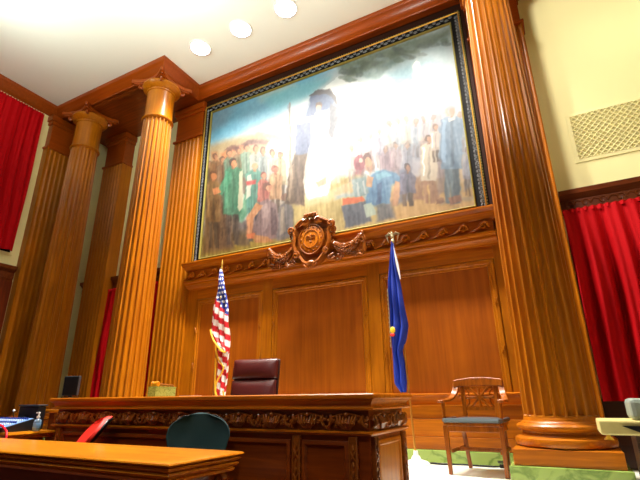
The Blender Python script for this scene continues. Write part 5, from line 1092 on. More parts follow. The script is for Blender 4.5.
# travelling so that the right-hand side faces outwards
rect=[(BX0+.125,3.325),(BX1-.125,3.325),(BX1-.125,4.015),(BX0+.125,4.015)]
mb=MB().sweep(rect,tp,True); mb.box(BX0+.07,BX1-.07,3.27,4.07,-.083,.0325); mb.build('bench_top',WT if False else WX,jb,world=True,smooth=30)
bx0,bx1,by0,by1=BX0+.075,BX1-.075,3.275,4.06
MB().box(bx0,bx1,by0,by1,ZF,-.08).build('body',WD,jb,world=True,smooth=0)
MB().sweep([(bx0,by0),(bx1,by0),(bx1,by1),(bx0,by1)],[(0,-.262),(.02,-.262),(.024,-.252),(.04,-.246),(.04,-.236),(.028,-.23),(0,-.228)],True).build('frieze_ledge',WX,jb,world=True,smooth=30)
def bench_frieze(mb,fn,L):
    n=max(1,round(L/.33)); w=L/n
    for k in range(n):
        c=(k+.5)*w; r=random.Random(k)
        # hanging acanthus swag under a shallow arch
        mb.tube([fn(c+(-.5+t/10)*w*.86,-.108-.05*abs(-.5+t/10)**1.5*2.0,.03) for t in range(11)],.009,5)
        for j in range(-3,4):
            x=c+j*.021*w/.33; 
            mb.tube([fn(c+j*.006,-.215,.03),fn(x,-.175,.052),fn(x+j*.006,-.135+abs(j)*.006,.035)],[.008,.013,.007],6)
        for s in (-1,1):
            for j in range(9):
                x=c+s*(.085+.009*j+r.uniform(-.006,.006)); z=-.15-.058*r.random(); q=fn(x,z,.03)
                mb.ell(q,(.016,.014,.013),(0,r.random()*3,0),n=6,m=4)
            x=c+s*w*.5
            mb.ell(fn(x,-.14,.03),(.012,.014,.016),n=7,m=5)
            mb.tube([fn(x-s*.03,-.12,.03),fn(x-s*.045,-.15,.04),fn(x-s*.028,-.19,.04),fn(x-s*.008,-.205,.03)],[.01,.012,.012,.007],6)
        mb.ell(fn(c,-.118,.04),(.018,.016,.018),n=8,m=5)
mb=MB(); bench_frieze(mb,lambda s,z,d:(bx0+s,by0-d,z),bx1-bx0); f1=mb.build('carved_frieze',WC,jb,world=True)
mb=MB(); bench_frieze(mb,lambda s,z,d:(bx1+d,by0+s,z),by1-by0); mb.build('carved_frieze',WC,jb,world=True)
strips=[-1.45,-1.93,-3.17,-4.41,-4.89]
def strip(mb,fn,s):
    mb.hexa([fn(s-.035,ZF+.05,0),fn(s+.035,ZF+.05,0),fn(s+.035,ZF+.05,.025),fn(s-.035,ZF+.05,.025)],[fn(s-.035,-.27,0),fn(s+.035,-.27,0),fn(s+.035,-.27,.025),fn(s-.035,-.27,.025)])
    for e in (-.028,.028): mb.tube([fn(s+e,ZF+.06,.028),fn(s+e,-.275,.028)],.006,5)
    z=-.40
    while z>ZF+.1:
        for q in (-1,1): mb.tube([fn(s-.022,z-.035*q,.03),fn(s,z,.036),fn(s+.022,z+.035*q,.03)],[.005,.008,.005],5)
        for q in (-1,1): mb.ell(fn(s,z+q*.055,.032),(.01,.01,.024),n=6,m=4)
        z-=.17
for x in strips:
    mb=MB(); strip(mb,lambda s,z,d:(s,by0-d,z),x); mb.build('ribbon_strip',WC,jb,world=True)
for y in (by0+.06,by1-.06):
    mb=MB(); strip(mb,lambda s,z,d:(bx1+d,s,z),y); mb.build('ribbon_strip',WC,jb,world=True)
pf=[(0,0),(0,.014),(-.012,.02),(-.03,.02),(-.045,.004),(-.045,0)]
for a,b in ((-1.89,-1.49),(-3.11,-1.99),(-4.35,-3.23),(-4.85,-4.45)):
    mb=MB().sweep([(a,ZF+.1),(b,ZF+.1),(b,-.30),(a,-.30)],pf,True,lambda p,q,h:(p,by0-h,q)); mb.build('panel_frame',WD,jb,world=True,smooth=30)
mb=MB().sweep([(by0+.13,ZF+.1),(by1-.13,ZF+.1),(by1-.13,-.30),(by0+.13,-.30)],pf,True,lambda p,q,h:(bx1+h,p,q)); mb.build('panel_frame',WZ,jb,world=True,smooth=30)
MB().box(bx1,bx1+.008,by0+.17,by1-.17,ZF+.14,-.34).build('side_panel',WZ,jb,world=True,smooth=0)
MB().box(bx0-.02,bx1+.02,by0-.02,by1+.0,ZF,ZF+.09).build('skirting',WD,jb,world=True,smooth=0)
# lower return shelf at the bench's left end
ls=thing('side_counter','low wooden counter with a thin bright top, joined left of the judge bench','counter',(-5.25,3.6,ZF))
MB().box(-5.42,-5.0,3.39,3.95,-.125,-.09).build('counter_top',WT,ls,world=True,smooth=0,bevel=.006)
MB().box(-5.36,-5.0,3.42,3.9,ZF,-.126).build('cabinet',WD,ls,world=True,smooth=0)

# things on the bench
Zt=.034
bxm=thing('marble_box','small pale green marbled box on the bench top, under the gavel','box',(-3.675,3.49,Zt))
MB().box(-.055,.055,-.135,.135,0,.088).build('box_body',GBOX,bxm,smooth=0,bevel=.004)
MB().box(-.058,.058,-.138,.138,.088,.094).build('lid',GBOX,bxm,smooth=0,bevel=.002)
gv=thing('gavel','wooden gavel lying on top of the green marbled box','gavel',(-3.675,3.49,Zt+.095),0)
mb=MB().lathe([(.006,-.045),(.022,-.045),(.026,-.04),(.026,-.028),(.021,-.024),(.024,-.01),(.024,.01),(.021,.024),(.026,.028),(.026,.04),(.022,.045),(.006,.045)],c=(-.015,-.085,.026),n=20,axis='X'); mb.build('gavel_head',WT,gv)
MB().tube([(-.015,-.085,.026),(-.01,-.03,.024),(.0,.05,.020),(.01,.12,.014),(.012,.14,.013)],[.007,.008,.010,.012,.008],10).build('handle',WCH,gv)
tag(MB().box(-3.60,-3.42,3.66,3.80,Zt,Zt+.008).build('paper_pad',PAPER,smooth=0),'thin pale blue paper pad lying on the bench behind the green box','paper')
mo=thing('monitor','small dark monitor at the left end of the judge bench','monitor',(-4.955,3.36,Zt),.25)
MB().box(-.10,.10,-.018,.018,.025,.235).build('case',DGREY,mo,smooth=0,bevel=.008)
MB().box(-.09,.09,-.020,-.016,.035,.225).build('screen',BLACK,mo,smooth=0)
MB().box(-.07,.07,-.06,.06,0,.012).box(-.02,.02,-.01,.015,.012,.05).build('stand',BLACK,mo,smooth=0,bevel=.003)

# ---------------------------------------------------------------- foreground desk
dk=thing('clerk_desk','nearest wooden desk with a bright orange ridged-edge top, lower left','desk',(-3.2,2.14,ZF),-.012)
dx0,dx1,dy0,dy1=-1.7,1.385,-.30,.315
c=.10
pth=[(dx0,dy0),(dx1,dy0),(dx1,dy1-c*.5),(dx1-c,dy1),(dx0,dy1)]
def inset(d):
    return [(dx0+d,dy0+d),(dx1-d,dy0+d),(dx1-d,dy1-c*.5-d*.4),(dx1-c-d*.4,dy1-d),(dx0+d,dy1-d)]
zt=-.30-ZF
pe=[(0,zt-.104),(.02,zt-.104),(.03,zt-.098),(.034,zt-.086),(.022,zt-.080),(.04,zt-.074),(.052,zt-.062),(.046,zt-.052),(.032,zt-.048),(.05,zt-.044),(.062,zt-.034),(.056,zt-.026),(.044,zt-.023),(.062,zt-.019),(.074,zt-.010),(.07,zt-.003),(.06,zt),(0,zt)]
mb=MB().sweep(inset(.07),pe,True); q=inset(.06); mb.prism(q,zt-.08,zt-.0005); mb.build('desk_top',WT,dk,smooth=30)
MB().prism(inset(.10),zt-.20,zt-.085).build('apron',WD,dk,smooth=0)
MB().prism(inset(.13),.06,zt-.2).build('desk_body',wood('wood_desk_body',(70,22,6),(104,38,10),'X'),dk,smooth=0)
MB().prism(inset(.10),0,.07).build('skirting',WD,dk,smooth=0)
for (x,y) in ((dx1-.13,dy0+.09),(dx1-.13,dy1-.12)):
    mb=MB().tube([(x+.02,y,zt-.10),(x+.06,y,zt-.14),(x+.055,y,zt-.19),(x+.01,y,zt-.24),(x-.005,y,zt-.33)],[.035,.04,.035,.028,.018],8)
    for k in range(6): mb.ell((x+.055-.008*k,y+.0,zt-.13-.03*k),(.016,.045,.014),(0,.5,0),n=8,m=5)
    mb.build('bracket',WC,dk)

# ---------------------------------------------------------------- task chairs behind the desk
def task_chair(name,label,loc,rz,mat,w=.235,h=.42,curve=.10,lean=.12,zb=.52,group=None):
    T=thing(name,label,'chair',loc,rz)
    def back(u,v,o=0):
        x=(u-.5)*2; hw=w*(1-.0*v)*(min(1,.72+.45*v) if v<.6 else sqrt(max(0.02,1-((v-.6)/.4)**2.6*.86)))
        X=x*hw; z=zb+v*h-.02*x*x*v; y=.21+lean*v**1.7*h*1.2-curve*(1-x*x)*0+curve*(-(x*x))*.6+.02*sin(pi*v)
        return (X,y+curve*.45*sin(v*pi*.9)*0+o,z)
    MB().slab(lambda u,v:back(u,v),16,16,(0,.045,0)).build('backrest',mat,T,smooth=60,bevel=.015)
    MB().slab(lambda u,v:(lambda p:(p[0]*.96,p[1]+.046,zb+.02+v*(h-.04)))(back(u,.02+.95*v)),12,12,(0,.02,0)).build('back_shell',BLACK,T,smooth=60,bevel=.006)
    mb=MB(); n=28
    def sq(t,a,b): 
        c_,s_=cos(t),sin(t); return (a*math.copysign(abs(c_)**.6,c_),b*math.copysign(abs(s_)**.6,s_))
    prof=[(.80,.43),(.97,.44),(1,.465),(.98,.49),(.86,.505),(.4,.508)]
    v=[];f=[]
    for k,(s_,z) in enumerate(prof):
        for i in range(n):
            a,b=sq(2*pi*i/n,.25*s_,.24*s_); v.append((a,b-.03,z))
    for k in range(len(prof)-1):
        for i in range(n): f.append((k*n+i,k*n+(i+1)%n,(k+1)*n+(i+1)%n,(k+1)*n+i))
    f+=[tuple(range(n-1,-1,-1)),tuple((len(prof)-1)*n+i for i in range(n))]
    mb.add(v,f); mb.build('seat',mat,T,smooth=60)
    MB().tube([(0,.12,.42),(0,.27,.43),(0,.31,.52),(0,.31,.66)],.018,8).build('back_bar',BLACK,T)
    MB().lathe([(.03,.08),(.032,.2),(.022,.21),(.022,.40),(.08,.42),(.08,.435)],n=16).build('gas_column',BLACK,T)
    for k in range(5):
        a=2*pi*k/5+.3
        g=MB().tube([(0,0,.11),(.12*cos(a),.12*sin(a),.10),(.27*cos(a),.27*sin(a),.07)],[.03,.022,.015],8).build('base_arm',BLACK,T)
        mb=MB()
        mb.lathe([(.026,-.018),(.028,-.01),(.028,.01),(.026,.018)],n=14,axis='X'); mb.xf(Matrix.Rotation(a+pi/2,4,'Z')); mb.xf(Matrix.Translation((.27*cos(a),.27*sin(a),.0285))); mb.build('caster',BLACK,g)
    return T
task_chair('task_chair','dark teal rounded office chair behind the nearest desk',(-2.55,2.79,ZF),.62,TEAL,w=.25,h=.44,lean=.12,zb=.56,curve=.08)
task_chair('task_chair','red-orange office chair seen from the side behind the nearest desk',(-4.21,2.72,ZF),-.48,REDF,w=.2,h=.44,curve=.10,lean=.50,zb=.52)

# ---------------------------------------------------------------- judge's leather chair
jc=thing('executive_chair','high-backed oxblood leather chair behind the bench beside the striped flag','chair',(-3.50,4.55,ZD),.14)
jc.scale=(1.08,1,1)
def pad(mb,x,z0,z1,y0,bul,lean,th,n=10):
    mb.slab(lambda u,v:((u-.5)*2*x*(1-.0*abs(u-.5)), y0+lean*(z0+v*(z1-z0))-bul*sqrt(max(0,1-(2*v-1)**2))*(1-((2*u-1)**4)), z0+v*(z1-z0)),n,n,(0,th,0)); return mb
pad(MB(),.295,.985,1.235,.17,.045,.16,.07).build('headrest',LEATH,jc,smooth=70,bevel=.02)
pad(MB(),.29,.52,.975,.19,.05,.14,.07).build('backrest',LEATH,jc,smooth=70,bevel=.02)
MB().box(-.27,.27,-.27,.26,.40,.52).build('seat',LEATH,jc,smooth=0,bevel=.035)
MB().slab(lambda u,v:((u-.5)*.60,.255+.15*(.5+v*.73),.50+v*.73),6,6,(0,.03,0)).build('back_shell',plain('dark_leather_shell',(40,12,12),.4),jc,bevel=.01)
for s in (-1,1):
    MB().tube([(s*.30,.2,.66),(s*.31,.05,.68),(s*.31,-.16,.67),(s*.30,-.2,.62),(s*.28,-.16,.46)],[.02,.028,.028,.022,.018],8).build('armrest',BLACK,jc)
MB().lathe([(.035,.08),(.035,.25),(.025,.26),(.025,.38),(.1,.40)],n=16).build('gas_column',BLACK,jc)
for k in range(5):
    a=2*pi*k/5
    MB().tube([(0,0,.10),(.15*cos(a),.15*sin(a),.09),(.31*cos(a),.31*sin(a),.055)],[.035,.025,.018],8).ell((.31*cos(a),.31*sin(a),.03),(.03,.03,.03)).build('base_arm',BLACK,jc)

# ---------------------------------------------------------------- wooden witness armchair
wc=thing('wooden_armchair','wooden armchair with cut-out back and blue-grey seat pad, left of the largest column','chair',(-.90,5.28,ZD),-.06)
sw=.27
for s in (-1,1):
    mb=MB(); mb.hexa([(s*sw-.018,-.24,0),(s*sw+.018,-.24,0),(s*sw+.018,-.205,0),(s*sw-.018,-.205,0)],[(s*(sw+.01)-.024,-.25,.46),(s*(sw+.01)+.024,-.25,.46),(s*(sw+.01)+.024,-.2,.46),(s*(sw+.01)-.024,-.2,.46)]); mb.build('leg',WCH,wc,smooth=0,bevel=.004)
    mb=MB(); mb.hexa([(s*.2-.018,.29,0),(s*.2+.018,.29,0),(s*.2+.018,.325,0),(s*.2-.018,.325,0)],[(s*.22-.022,.19,.46),(s*.22+.022,.19,.46),(s*.22+.022,.235,.46),(s*.22-.022,.235,.46)]); mb.build('leg',WCH,wc,smooth=0,bevel=.004)
    MB().tube([(s*(sw+.012),-.215,.47),(s*(sw+.018),-.22,.56),(s*(sw+.02),-.2,.68)],[.02,.017,.02],8).build('arm_post',WCH,wc)
    # arm: flat, sweeping back and up into the crest rail
    A=[(.305,-.25,.695,.030),(.315,-.20,.698,.036),(.315,-.10,.70,.034),(.305,.0,.705,.032),(.285,.10,.725,.032),(.262,.17,.77,.032),(.248,.21,.84,.034),(.24,.225,.90,.034)]
    mb=MB(); v=[];f=[]
    for x,y,z,w in A:
        t=.013+.012*max(0,(z-.71)/.2)
        v+=[(s*x-w,y,z-t),(s*x+w,y,z-t),(s*x+w,y,z+t),(s*x-w,y,z+t)]
    for k in range(len(A)-1): f+=[(4*k+i,4*k+(i+1)%4,4*k+4+(i+1)%4,4*k+4+i) for i in range(4)]
    f+=[(3,2,1,0),tuple(4*(len(A)-1)+i for i in range(4))]; mb.add(v,f); mb.build('armrest',WCH,wc,smooth=60,bevel=.005)
    mb=MB(); mb.hexa([(s*.17-.02,.205,.49),(s*.17+.02,.205,.49),(s*.17+.02,.235,.49),(s*.17-.02,.235,.49)],[(s*.185-.02,.235,.86),(s*.185+.02,.235,.86),(s*.185+.02,.26,.86),(s*.185-.02,.26,.86)]); mb.build('back_post',WCH,wc,smooth=0,bevel=.003)
    MB().box(s*.24-.012,s*.24+.012,-.2,.28,.20,.235).build('side_stretcher',WCH,wc,smooth=0,bevel=.003)
MB().box(-.24,.24,.03,.055,.205,.235).build('cross_stretcher',WCH,wc,smooth=0,bevel=.003)
MB().box(-.27,.27,-.25,.23,.455,.49).box(-.262,.262,-.235,-.215,.40,.455).box(-.262,-.242,-.22,.21,.40,.455).box(.242,.262,-.22,.21,.40,.455).build('seat',WCH,wc,smooth=0,bevel=.006)
mb=MB().slab(lambda u,v:((u-.5)*.54,-.26+v*.46,.502+.034*(1-(2*u-1)**6)*(1-(2*v-1)**6)),14,14,(0,0,-.012)); mb.build('seat_pad',CUSH,wc,smooth=60)
MB().tube([(-.28,.18,.512),(-.285,-.24,.512),(-.265,-.268,.512),(0,-.275,.512),(.265,-.268,.512),(.285,-.24,.512),(.28,.18,.512)],.022,8).build('pad_edge',CUSH,wc)
mb=MB(); mb.slab(lambda u,v:((u-.5)*.54,.262-.05*(2*u-1)**2+.012*v,.845+v*(.095-.018*(2*u-1)**2)+.012*(1-(2*u-1)**2)),16,4,(0,-.028,0)); mb.build('crest_rail',WCH,wc,smooth=50,bevel=.008)
# pierced splat with radiating ribs
mb=MB().box(-.155,.155,.222,.238,.60,.63); zc=.735
mb.box(-.155,.155,.232,.248,.825,.85)
for k in range(8):
    a=pi/8*0+2*pi*k/8; dx_,dz_=cos(a),sin(a); L=min(.15/max(abs(dx_),1e-3),.10/max(abs(dz_),1e-3))
    mb.tube([(0,.236,zc),(dx_*L*.5,.232,zc+dz_*L*.5),(dx_*L,.236,zc+dz_*L)],[.016,.011,.018],6)
mb.lathe([(.028,-.009),(.03,0),(.028,.009)],c=(0,.236,zc),n=16,axis='Y')
for s in (-1,1): mb.tube([(s*.15,.236,.63),(s*.115,.236,.68),(s*.115,.236,.79),(s*.15,.236,.83)],.009,6)
mb.build('back_splat',WCH,wc,smooth=40)

# ---------------------------------------------------------------- flags
STR=cattr('striped_cloth',.6)
def flag_mesh(T,name,edges,ny,colf,mat,amp=.035,folds=3.5,y0=0,phase=0,nv=140,nu=44):
    """edges: list of (z, xleft, xright); cloth hanging in pleats"""
    zs=[e[0] for e in edges]
    def ex(z,k): return float(np.interp(z,zs,[e[k] for e in edges]))
    z0,z1=zs[0],zs[-1]; cols=[]
    def g(u,v):
        z=z0+v*(z1-z0); a,b=ex(z,1),ex(z,2); wd=(b-a)
        q=2*pi*folds*u+phase+1.2*sin(2.1*z)
        return (a+u*wd+.012*sin(q+.8)*min(1,wd*6),y0+amp*min(1,wd*6)*sin(q)+.01*sin(11*z+3*u),z)
    mb=MB().grid(g,nu,nv); o=mb.build(name,mat,T,smooth=180)
    s=o.modifiers.new('thick','SOLIDIFY'); s.thickness=.003
    if colf:
        paint_mesh(o,[tuple(lin(colf(i/nu,z0+j/nv*(z1-z0),*g(i/nu,j/nv)[:1])))+(1,) for j in range(nv+1) for i in range(nu+1)])
    return o,g
uf=thing('striped_flag','furled red, white and blue stars-and-stripes flag on a gilt-tipped pole, behind the bench','flag',(-4.72,5.5,ZD))
hp=2.20-ZD  # finial tip height
MB().tube([(0,0,.02),(.0,0,1.4),(0,0,hp-.22)],.014,10).build('pole',BRASS,uf)
MB().lathe([(.004,0),(.17,0),(.17,.02),(.12,.04),(.05,.06),(.03,.10),(.022,.14)],n=28).build('flag_base',BRASS,uf)
MB().lathe([(.012,hp-.24),(.022,hp-.225),(.024,hp-.20),(.014,hp-.185),(.02,hp-.165),(.022,hp-.15),(.012,hp-.13),(.016,hp-.10),(.018,hp-.07),(.008,hp-.03),(.002,hp)],n=14).build('finial',GOLD,uf)
def uscol(u,z,x):
    # z above dais; canton in the upper part, then stripes running on the slant
    zz=z; s=zz+u*.42
    if zz>1.98+(1-u)*.34 - .0:
        r_=int(zz/.075); c_=u*6+(.5 if r_%2 else 0)
        fx=c_-math.floor(c_)-.5; fz=zz/.075-r_-.5
        if fx*fx*.9+fz*fz<.075: return (245,245,250)
        return (22,44,140)
    k=math.floor((zz+u*.22)/.095)
    return (206,18,34) if k%2 else (244,236,232)
E1=[(1.28,.02,.10),(1.45,-.015,.13),(1.62,-.06,.145),(1.80,-.10,.15),(2.0,-.085,.135),(2.2,-.06,.12),(2.4,-.03,.09),(2.6,-.01,.055),(2.74,-.005,.02)]
E1=[(.62,.06,.21),(.8,.05,.22),(1.0,.02,.23),(1.2,.01,.24),(1.4,.0,.24),(1.6,.0,.23),(1.8,-.02,.2)]
oB,gB=flag_mesh(uf,'lower_fold',E1,0,uscol,STR,y0=.02,folds=2.5,amp=.03)
E2=[(1.42,.20,.24),(1.5,.10,.24),(1.6,.0,.24),(1.7,-.085,.235),(1.77,-.13,.235),(1.9,-.115,.225),(2.1,-.085,.21),(2.3,-.05,.165),(2.5,-.025,.105),(2.68,-.012,.05),(2.76,-.006,.02)]
oA,gA=flag_mesh(uf,'upper_fold',E2,0,uscol,STR,y0=-.035,folds=3,amp=.03,phase=1)
def edge(E,k,y):
    return [(e[k],y,e[0]) for e in E]
mb=MB().tube([(-.11,-.05,1.78),(-.075,-.055,1.70),(-.03,-.06,1.62),(.05,-.07,1.54),(.12,-.07,1.47),(.20,-.07,1.42),(.235,-.06,1.42)],.015,6)
mb.tube([(.02,-.05,1.58),(.03,-.05,1.46),(.08,-.05,1.34),(.14,-.05,1.26),(.21,-.05,1.20),(.18,-.05,1.12),(.12,-.05,1.04),(.075,-.05,.96),(.075,-.05,.86),(.10,-.045,.78),(.13,-.045,.70),(.10,-.04,.62)],.014,6)
mb.tube([(.02,-.03,1.34),(.03,-.03,1.2),(.04,-.03,1.0),(.065,-.03,.8),(.075,-.03,.62)],.013,6)
mb.tube([(.21,-.01,.62),(.22,-.01,.75),(.20,-.03,.86)],.012,6)
mb.build('fringe',FRINGE,uf)
MB().tube([(.014,-.02,hp-.23),(.03,-.03,hp-.34),(.045,-.035,hp-.5),(.05,-.04,hp-.62)],[.006,.01,.01,.006],6).ell((.05,-.04,hp-.66),(.014,.014,.03)).build('tassel_cord',GOLD,uf)

bf=thing('blue_flag','furled dark blue flag with yellow and red emblem on an eagle-topped pole','flag',(-1.70,5.62,ZD))
hb=2.93; lx=-.105  # pole leans a little to the left
def PL(z,dx=0,dy=0): return (lx*z/hb+dx,dy,z)
MB().tube([PL(.05),PL(1.5),PL(hb-.12)],.013,10).build('pole',BRASS,bf)
MB().lathe([(.004,0),(.15,0),(.155,.012),(.13,.035),(.06,.055),(.045,.09),(.03,.10),(.025,.15)],n=28).build('flag_base',WHITE,bf)
e=MB().lathe([(.012,-.10),(.022,-.085),(.028,-.06),(.02,-.035),(.012,-.03)],n=12)
e.ell((0,0,.0),(.026,.024,.045)).ell((0,-.015,.055),(.016,.018,.02)).tube([(0,-.03,.055),(0,-.045,.048)],[.006,.001],5)
for s in (-1,1):
    for k in range(5):
        a=.25+.18*k
        e.tube([(s*.012,0,.03),(s*(.05+.012*k),0,.062-.006*k),(s*(.085+.006*k-.012*k),.0,.035-.026*k)],[.014,.013,.003],5)
e.ell((0,.01,-.04),(.02,.01,.03))
e.xf(Matrix.Translation(PL(hb-.08))); e.build('eagle_finial',SILVER,bf)
hb0=hb-.14
E3=[(.80,-.13,-.055),(.9,-.205,-.05),(1.1,-.215,-.05),(1.3,-.22,-.075),(1.45,-.215,-.02),(1.62,-.21,.012),(1.85,-.2,-.01),(2.05,-.195,-.03),(2.25,-.188,-.05),(2.45,-.165,-.07),(2.65,-.135,-.085),(hb0,-.115,-.095)]
oc,g3=flag_mesh(bf,'cloth',E3,0,None,BLUEC,folds=2.2,amp=.03,y0=-.02)
mb=MB().slab(lambda u,v:(float(np.interp(v,[0,1],[-.015,-.09]))+ (u-.5)*.03*sin(pi*min(1,v+.15)),-.062,2.22+v*(hb0-2.22)),4,14,(0,.004,0)); mb.build('white_ribbon',WHITEC,bf)
mb=MB().ell((-.165,-.066,1.56),(.035,.012,.045)); emb=mb.build('yellow_emblem',plain('emblem_yellow',(240,200,30),.6),bf)
MB().ell((-.17,-.07,1.50),(.035,.01,.022)).build('red_scroll',plain('emblem_red',(210,24,24),.6),bf)
mb=MB().tube([(-.207-.004*(k%2),-.04,1.34+.03*k) for k in range(27)],[.004+.005*(k%2) for k in range(27)],6)
mb.build('edge_stitching',SILVER,bf)

# cable and outlet on the dais floor behind the armchair
mb=MB().tube([(-1.62,5.72,ZD+.012),(-1.4,5.70,ZD+.01),(-1.2,5.76,ZD+.01),(-1.0,5.72,ZD+.01),(-.86,5.70,ZD+.012),(-.80,5.74,ZD+.012)],.009,8)
tag(mb.build('floor_cable',BLACK),'black cable lying along the white floor behind the armchair','cable')
ob=thing('cable_plug','small dark plug and coiled lead on the floor behind the armchair','plug',(-.76,5.72,ZD))
MB().box(-.035,.035,-.02,.02,0,.04).build('plug_body',BLACK,ob,smooth=0,bevel=.006)
MB().tube([(.05*cos(t*.5),.03*sin(t*.5)-.0,.045+.012*t/10) for t in range(24)],.006,6).build('coiled_lead',BLACK,ob)

# ---------------------------------------------------------------- left table with equipment
lt=thing('side_table','wooden side table at far left carrying the mixing console','table',(-5.8,3.1,ZF))
ztt=-.30-ZF
mb=MB().sweep([(-.55,-.19),(.65,-.19),(.65,.22),(-.55,.22)],[(0,ztt-.07),(.02,ztt-.07),(.035,ztt-.055),(.03,ztt-.045),(.045,ztt-.04),(.055,ztt-.02),(.05,ztt),(0,ztt)],True); mb.box(-.55,.65,-.19,.22,ztt-.06,ztt-.0005); mb.build('table_top',WT,lt,smooth=30)
MB().box(-.52,.60,-.15,.19,.0,ztt-.07).build('cabinet',WD,lt,smooth=0)
TZ=-.30
mx=thing('mixing_console','flat pale blue audio mixing console with rows of knobs, far left edge','mixer',(-5.42,3.02,TZ),0)
MB().hexa([(-.42,-.15,0),(.17,-.15,0),(.17,.17,0),(-.42,.17,0)],[(-.42,-.15,.04),(.17,-.15,.04),(.17,.17,.125),(-.42,.17,.125)]).build('case',BLACK,mx,smooth=0,bevel=.004)
def tilt(x,y,h): return (x,y,.04+(y+.15)/.32*.085+h)
MB().hexa([tilt(-.41,-.14,0),tilt(.16,-.14,0),tilt(.16,.16,0),tilt(-.41,.16,0)],[tilt(-.41,-.14,.004),tilt(.16,-.14,.004),tilt(.16,.16,.004),tilt(-.41,.16,.004)]).build('face_plate',plain('pale_blue_panel',(120,160,220),.4),mx,smooth=0)
KW=plain('white_knobs',(230,238,245),.4); KB=plain('blue_knobs',(40,60,140),.4)
for r in range(5):
    mb=MB()
    for k in range(16):
        mb.lathe([(.008,0),(.0095,.004),(.0075,.02),(.004,.021)],c=tilt(-.39+k*.0345,-.12+r*.06,.003),n=8)
    mb.build('knob_row',KW if r%2 else KB,mx)
bc=thing('equipment_case','black soft equipment case standing on the side table behind the mixer','case',(-5.50,3.28,TZ),.0)
MB().box(-.16,.21,-.05,.05,0,.255).build('case_body',BLACK,bc,smooth=0,bevel=.02)
MB().box(-.17,.22,-.055,.055,.25,.267).build('lid',DGREY,bc,smooth=0,bevel=.005)
MB().tube([(-.08,-.052,.12),(-.07,-.085,.14),(.03,-.085,.14),(.04,-.052,.12)],.009,6).build('handle',BLACK,bc)
sb=thing('sanitizer_bottle','small clear pump bottle with a white top on the side table corner','bottle',(-5.155,3.17,TZ))
gl,nt,b=newmat('clear_blue_gel'); b.inputs['Base Color'].default_value=S((170,205,235)); b.inputs['Transmission Weight'].default_value=.5; b.inputs['Roughness'].default_value=.15; b.inputs['Alpha'].default_value=.9
MB().lathe([(.005,0),(.034,0),(.038,.006),(.038,.095),(.032,.112),(.016,.122),(.015,.13)],n=20).build('bottle',gl,sb)
MB().lathe([(.0385,.03),(.039,.031),(.039,.08),(.0385,.081)],n=20).build('label_band',plain('label_blue',(120,170,215),.5),sb)
MB().lathe([(.017,.128),(.018,.15),(.008,.152),(.006,.175),(.012,.178),(.012,.19),(.003,.192)],n=16).box(-.045,.005,-.006,.006,.178,.188).build('pump',WHITE,sb)
rc=MB().tube([(-5.60,2.92,TZ+.20),(-5.56,2.90,TZ+.17),(-5.47,2.88,TZ+.11),(-5.36,2.87,TZ+.085),(-5.25,2.87,TZ+.06),(-5.17,2.87,TZ+.02),(-5.13,2.855,TZ+.008),(-5.10,2.845,TZ-.03),(-5.10,2.84,TZ-.2),(-5.09,2.84,TZ-.5)],.011,8)
tag(rc.build('red_cable',plain('red_cable_jacket',(230,16,40),.4)),'red cable crossing the mixing console and dropping over the table edge','cable')
mi=thing('microphone','small gooseneck microphone with a pale tip behind the mixing console','microphone',(-5.78,3.26,TZ))
MB().lathe([(.01,0),(.04,0),(.04,.012),(.012,.02)],n=16).build('base',BLACK,mi); MB().tube([(0,0,.015),(.0,0,.12),(.02,-.02,.18),(.05,-.04,.20)],.005,6).build('gooseneck',BLACK,mi); MB().ell((.06,-.045,.203),(.016,.014,.014)).build('tip',WHITE,mi)

# ---------------------------------------------------------------- right edge: stand with printer
st=thing('equipment_stand','beige-topped dark equipment stand at the lower right edge','stand',(.75,4.15,ZD))
y0=-.22
MB().box(-.59,.6,y0,.25,.478,.572).build('stand_top',BEIGE,st,smooth=0,bevel=.012)
MB().slab(lambda u,v:(-.46+u*1.05,y0-.005+.06*v*0,.54-.07*(1-v)*min(1,u*6)-.0),10,4,(0,-.004,0)).build('shadow_wedge',BLACK,st,smooth=0)  # black wedge standing in for the shadow under the top
MB().lathe([(.006,0),(.03,.0),(.028,.01),(.014,.022),(.012,.035)],c=(-.545,y0+.06,.443),n=16).build('knob',GOLD,st)
MB().box(-.38,.58,y0+.1,.22,0,.478).build('cabinet',plain('dark_brown_cabinet',(46,24,14),.5),st,smooth=0,bevel=.006)
pn=thing('printer','grey office printer on the beige stand, cut by the right edge','printer',(.64,4.12,ZD+.573))
MB().box(-.27,.3,-.16,.18,0,.145).build('case',GREYP,pn,smooth=0,bevel=.03)
MB().box(-.22,.26,-.166,-.158,.015,.035).build('paper_slot',BLACK,pn,smooth=0)
MB().box(-.20,.24,-.166,-.158,.045,.05).build('tray_line',DGREY,pn,smooth=0)
wb=thing('paper_tray','white tilted paper tray leaning against the dark stand at the right edge','tray',(.56,3.86,ZD),.2)
MB().hexa([(-.11,-.10,0),(.2,-.10,0),(.2,.06,0),(-.11,.06,0)],[(-.13,-.02,.36),(.2,-.02,.36),(.2,.09,.36),(-.13,.09,.36)]).build('tray_body',WHITE,wb,smooth=0,bevel=.006)
MB().box(-.08,.18,-.115,-.1,.02,.10).build('lip',DGREY,wb,smooth=0)

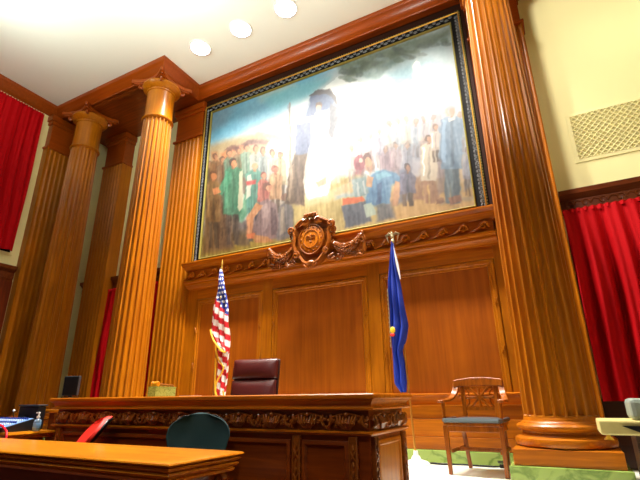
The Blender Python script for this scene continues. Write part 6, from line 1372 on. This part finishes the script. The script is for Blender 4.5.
# ---------------------------------------------------------------- camera
M=[[0.884088,0.467209,-0.010193],[-0.165731,0.293064,-0.941619],[-0.436946,0.834164,0.336526]]
M[2]=[-0.436946,0.834164,0.336526]
right=Vector(M[0]); up=-Vector(M[1]); fwd=Vector(M[2])
cam=bpy.data.objects.new('camera',bpy.data.cameras.new('camera')); C.objects.link(cam)
mw=Matrix((right,up,-fwd)).transposed().to_4x4(); cam.matrix_world=mw
cam.data.sensor_width=36; cam.data.lens=443.4/640*36; cam.data.clip_start=.02
bpy.context.scene.camera=cam

# ---------------------------------------------------------------- light
def light(name,kind,loc,power,color=(1,.95,.86),size=.2,target=None,angle=None,blend=.6):
    d=bpy.data.lights.new(name,kind); d.energy=power; d.color=color
    if kind=='AREA': d.shape='DISK'; d.size=size
    else: d.shadow_soft_size=size
    if kind=='SPOT': d.spot_size=radians(angle); d.spot_blend=blend
    o=bpy.data.objects.new(name,d); C.objects.link(o); o.location=loc
    if target is not None: o.rotation_euler=(Vector(target)-Vector(loc)).to_track_quat('-Z','Y').to_euler()
    return o
for x in lamps:
    light('downlight_lamp','SPOT',(x,4.88,6.2),1150,size=.10,target=(x,4.98,0),angle=112,blend=1)
for x,y,p in ((-6.6,1.7,72),(-4.3,2.5,80),(-1.6,2.4,66)):  # unseen discs added to brighten the ceiling
    light('ceiling_fill','AREA',(x,y,5.1),p,size=1.0,target=(x,y+.6,6.3),color=(.9,1,.9))
for x,y,p in ((-3.2,1.3,280),(-1.2,.6,90)):  # first spot lights the desk, second is added front fill
    light('overhead_spot','SPOT',(x,y,6.1),p,size=.15,target=(x,y+.3,0),angle=100)
light('overhead_spot','SPOT',(1.9,4.3,6.1),90,size=.15,target=(1.9,5.8,2),angle=110,blend=.8)  # unseen spot added to brighten the right bay wall
light('overhead_spot','SPOT',(-2.2,-1.4,6.1),560,size=.15,target=(-3.0,3.2,-.6),angle=46,blend=.7)  # unseen spot added to lift the bench front
light('wall_wash_lamp','SPOT',(-1.2,.2,6.0),1400,size=.25,target=(1.45,6.2,3.9),angle=42,blend=.5)
w=bpy.data.worlds.new('world'); bpy.context.scene.world=w; w.use_nodes=True
w.node_tree.nodes['Background'].inputs[0].default_value=(1,.95,.88,1); w.node_tree.nodes['Background'].inputs[1].default_value=.04
vs=bpy.context.scene.view_settings; vs.view_transform='Standard'; vs.look='None'; vs.gamma=1; vs.exposure=0; vs.use_curve_mapping=False
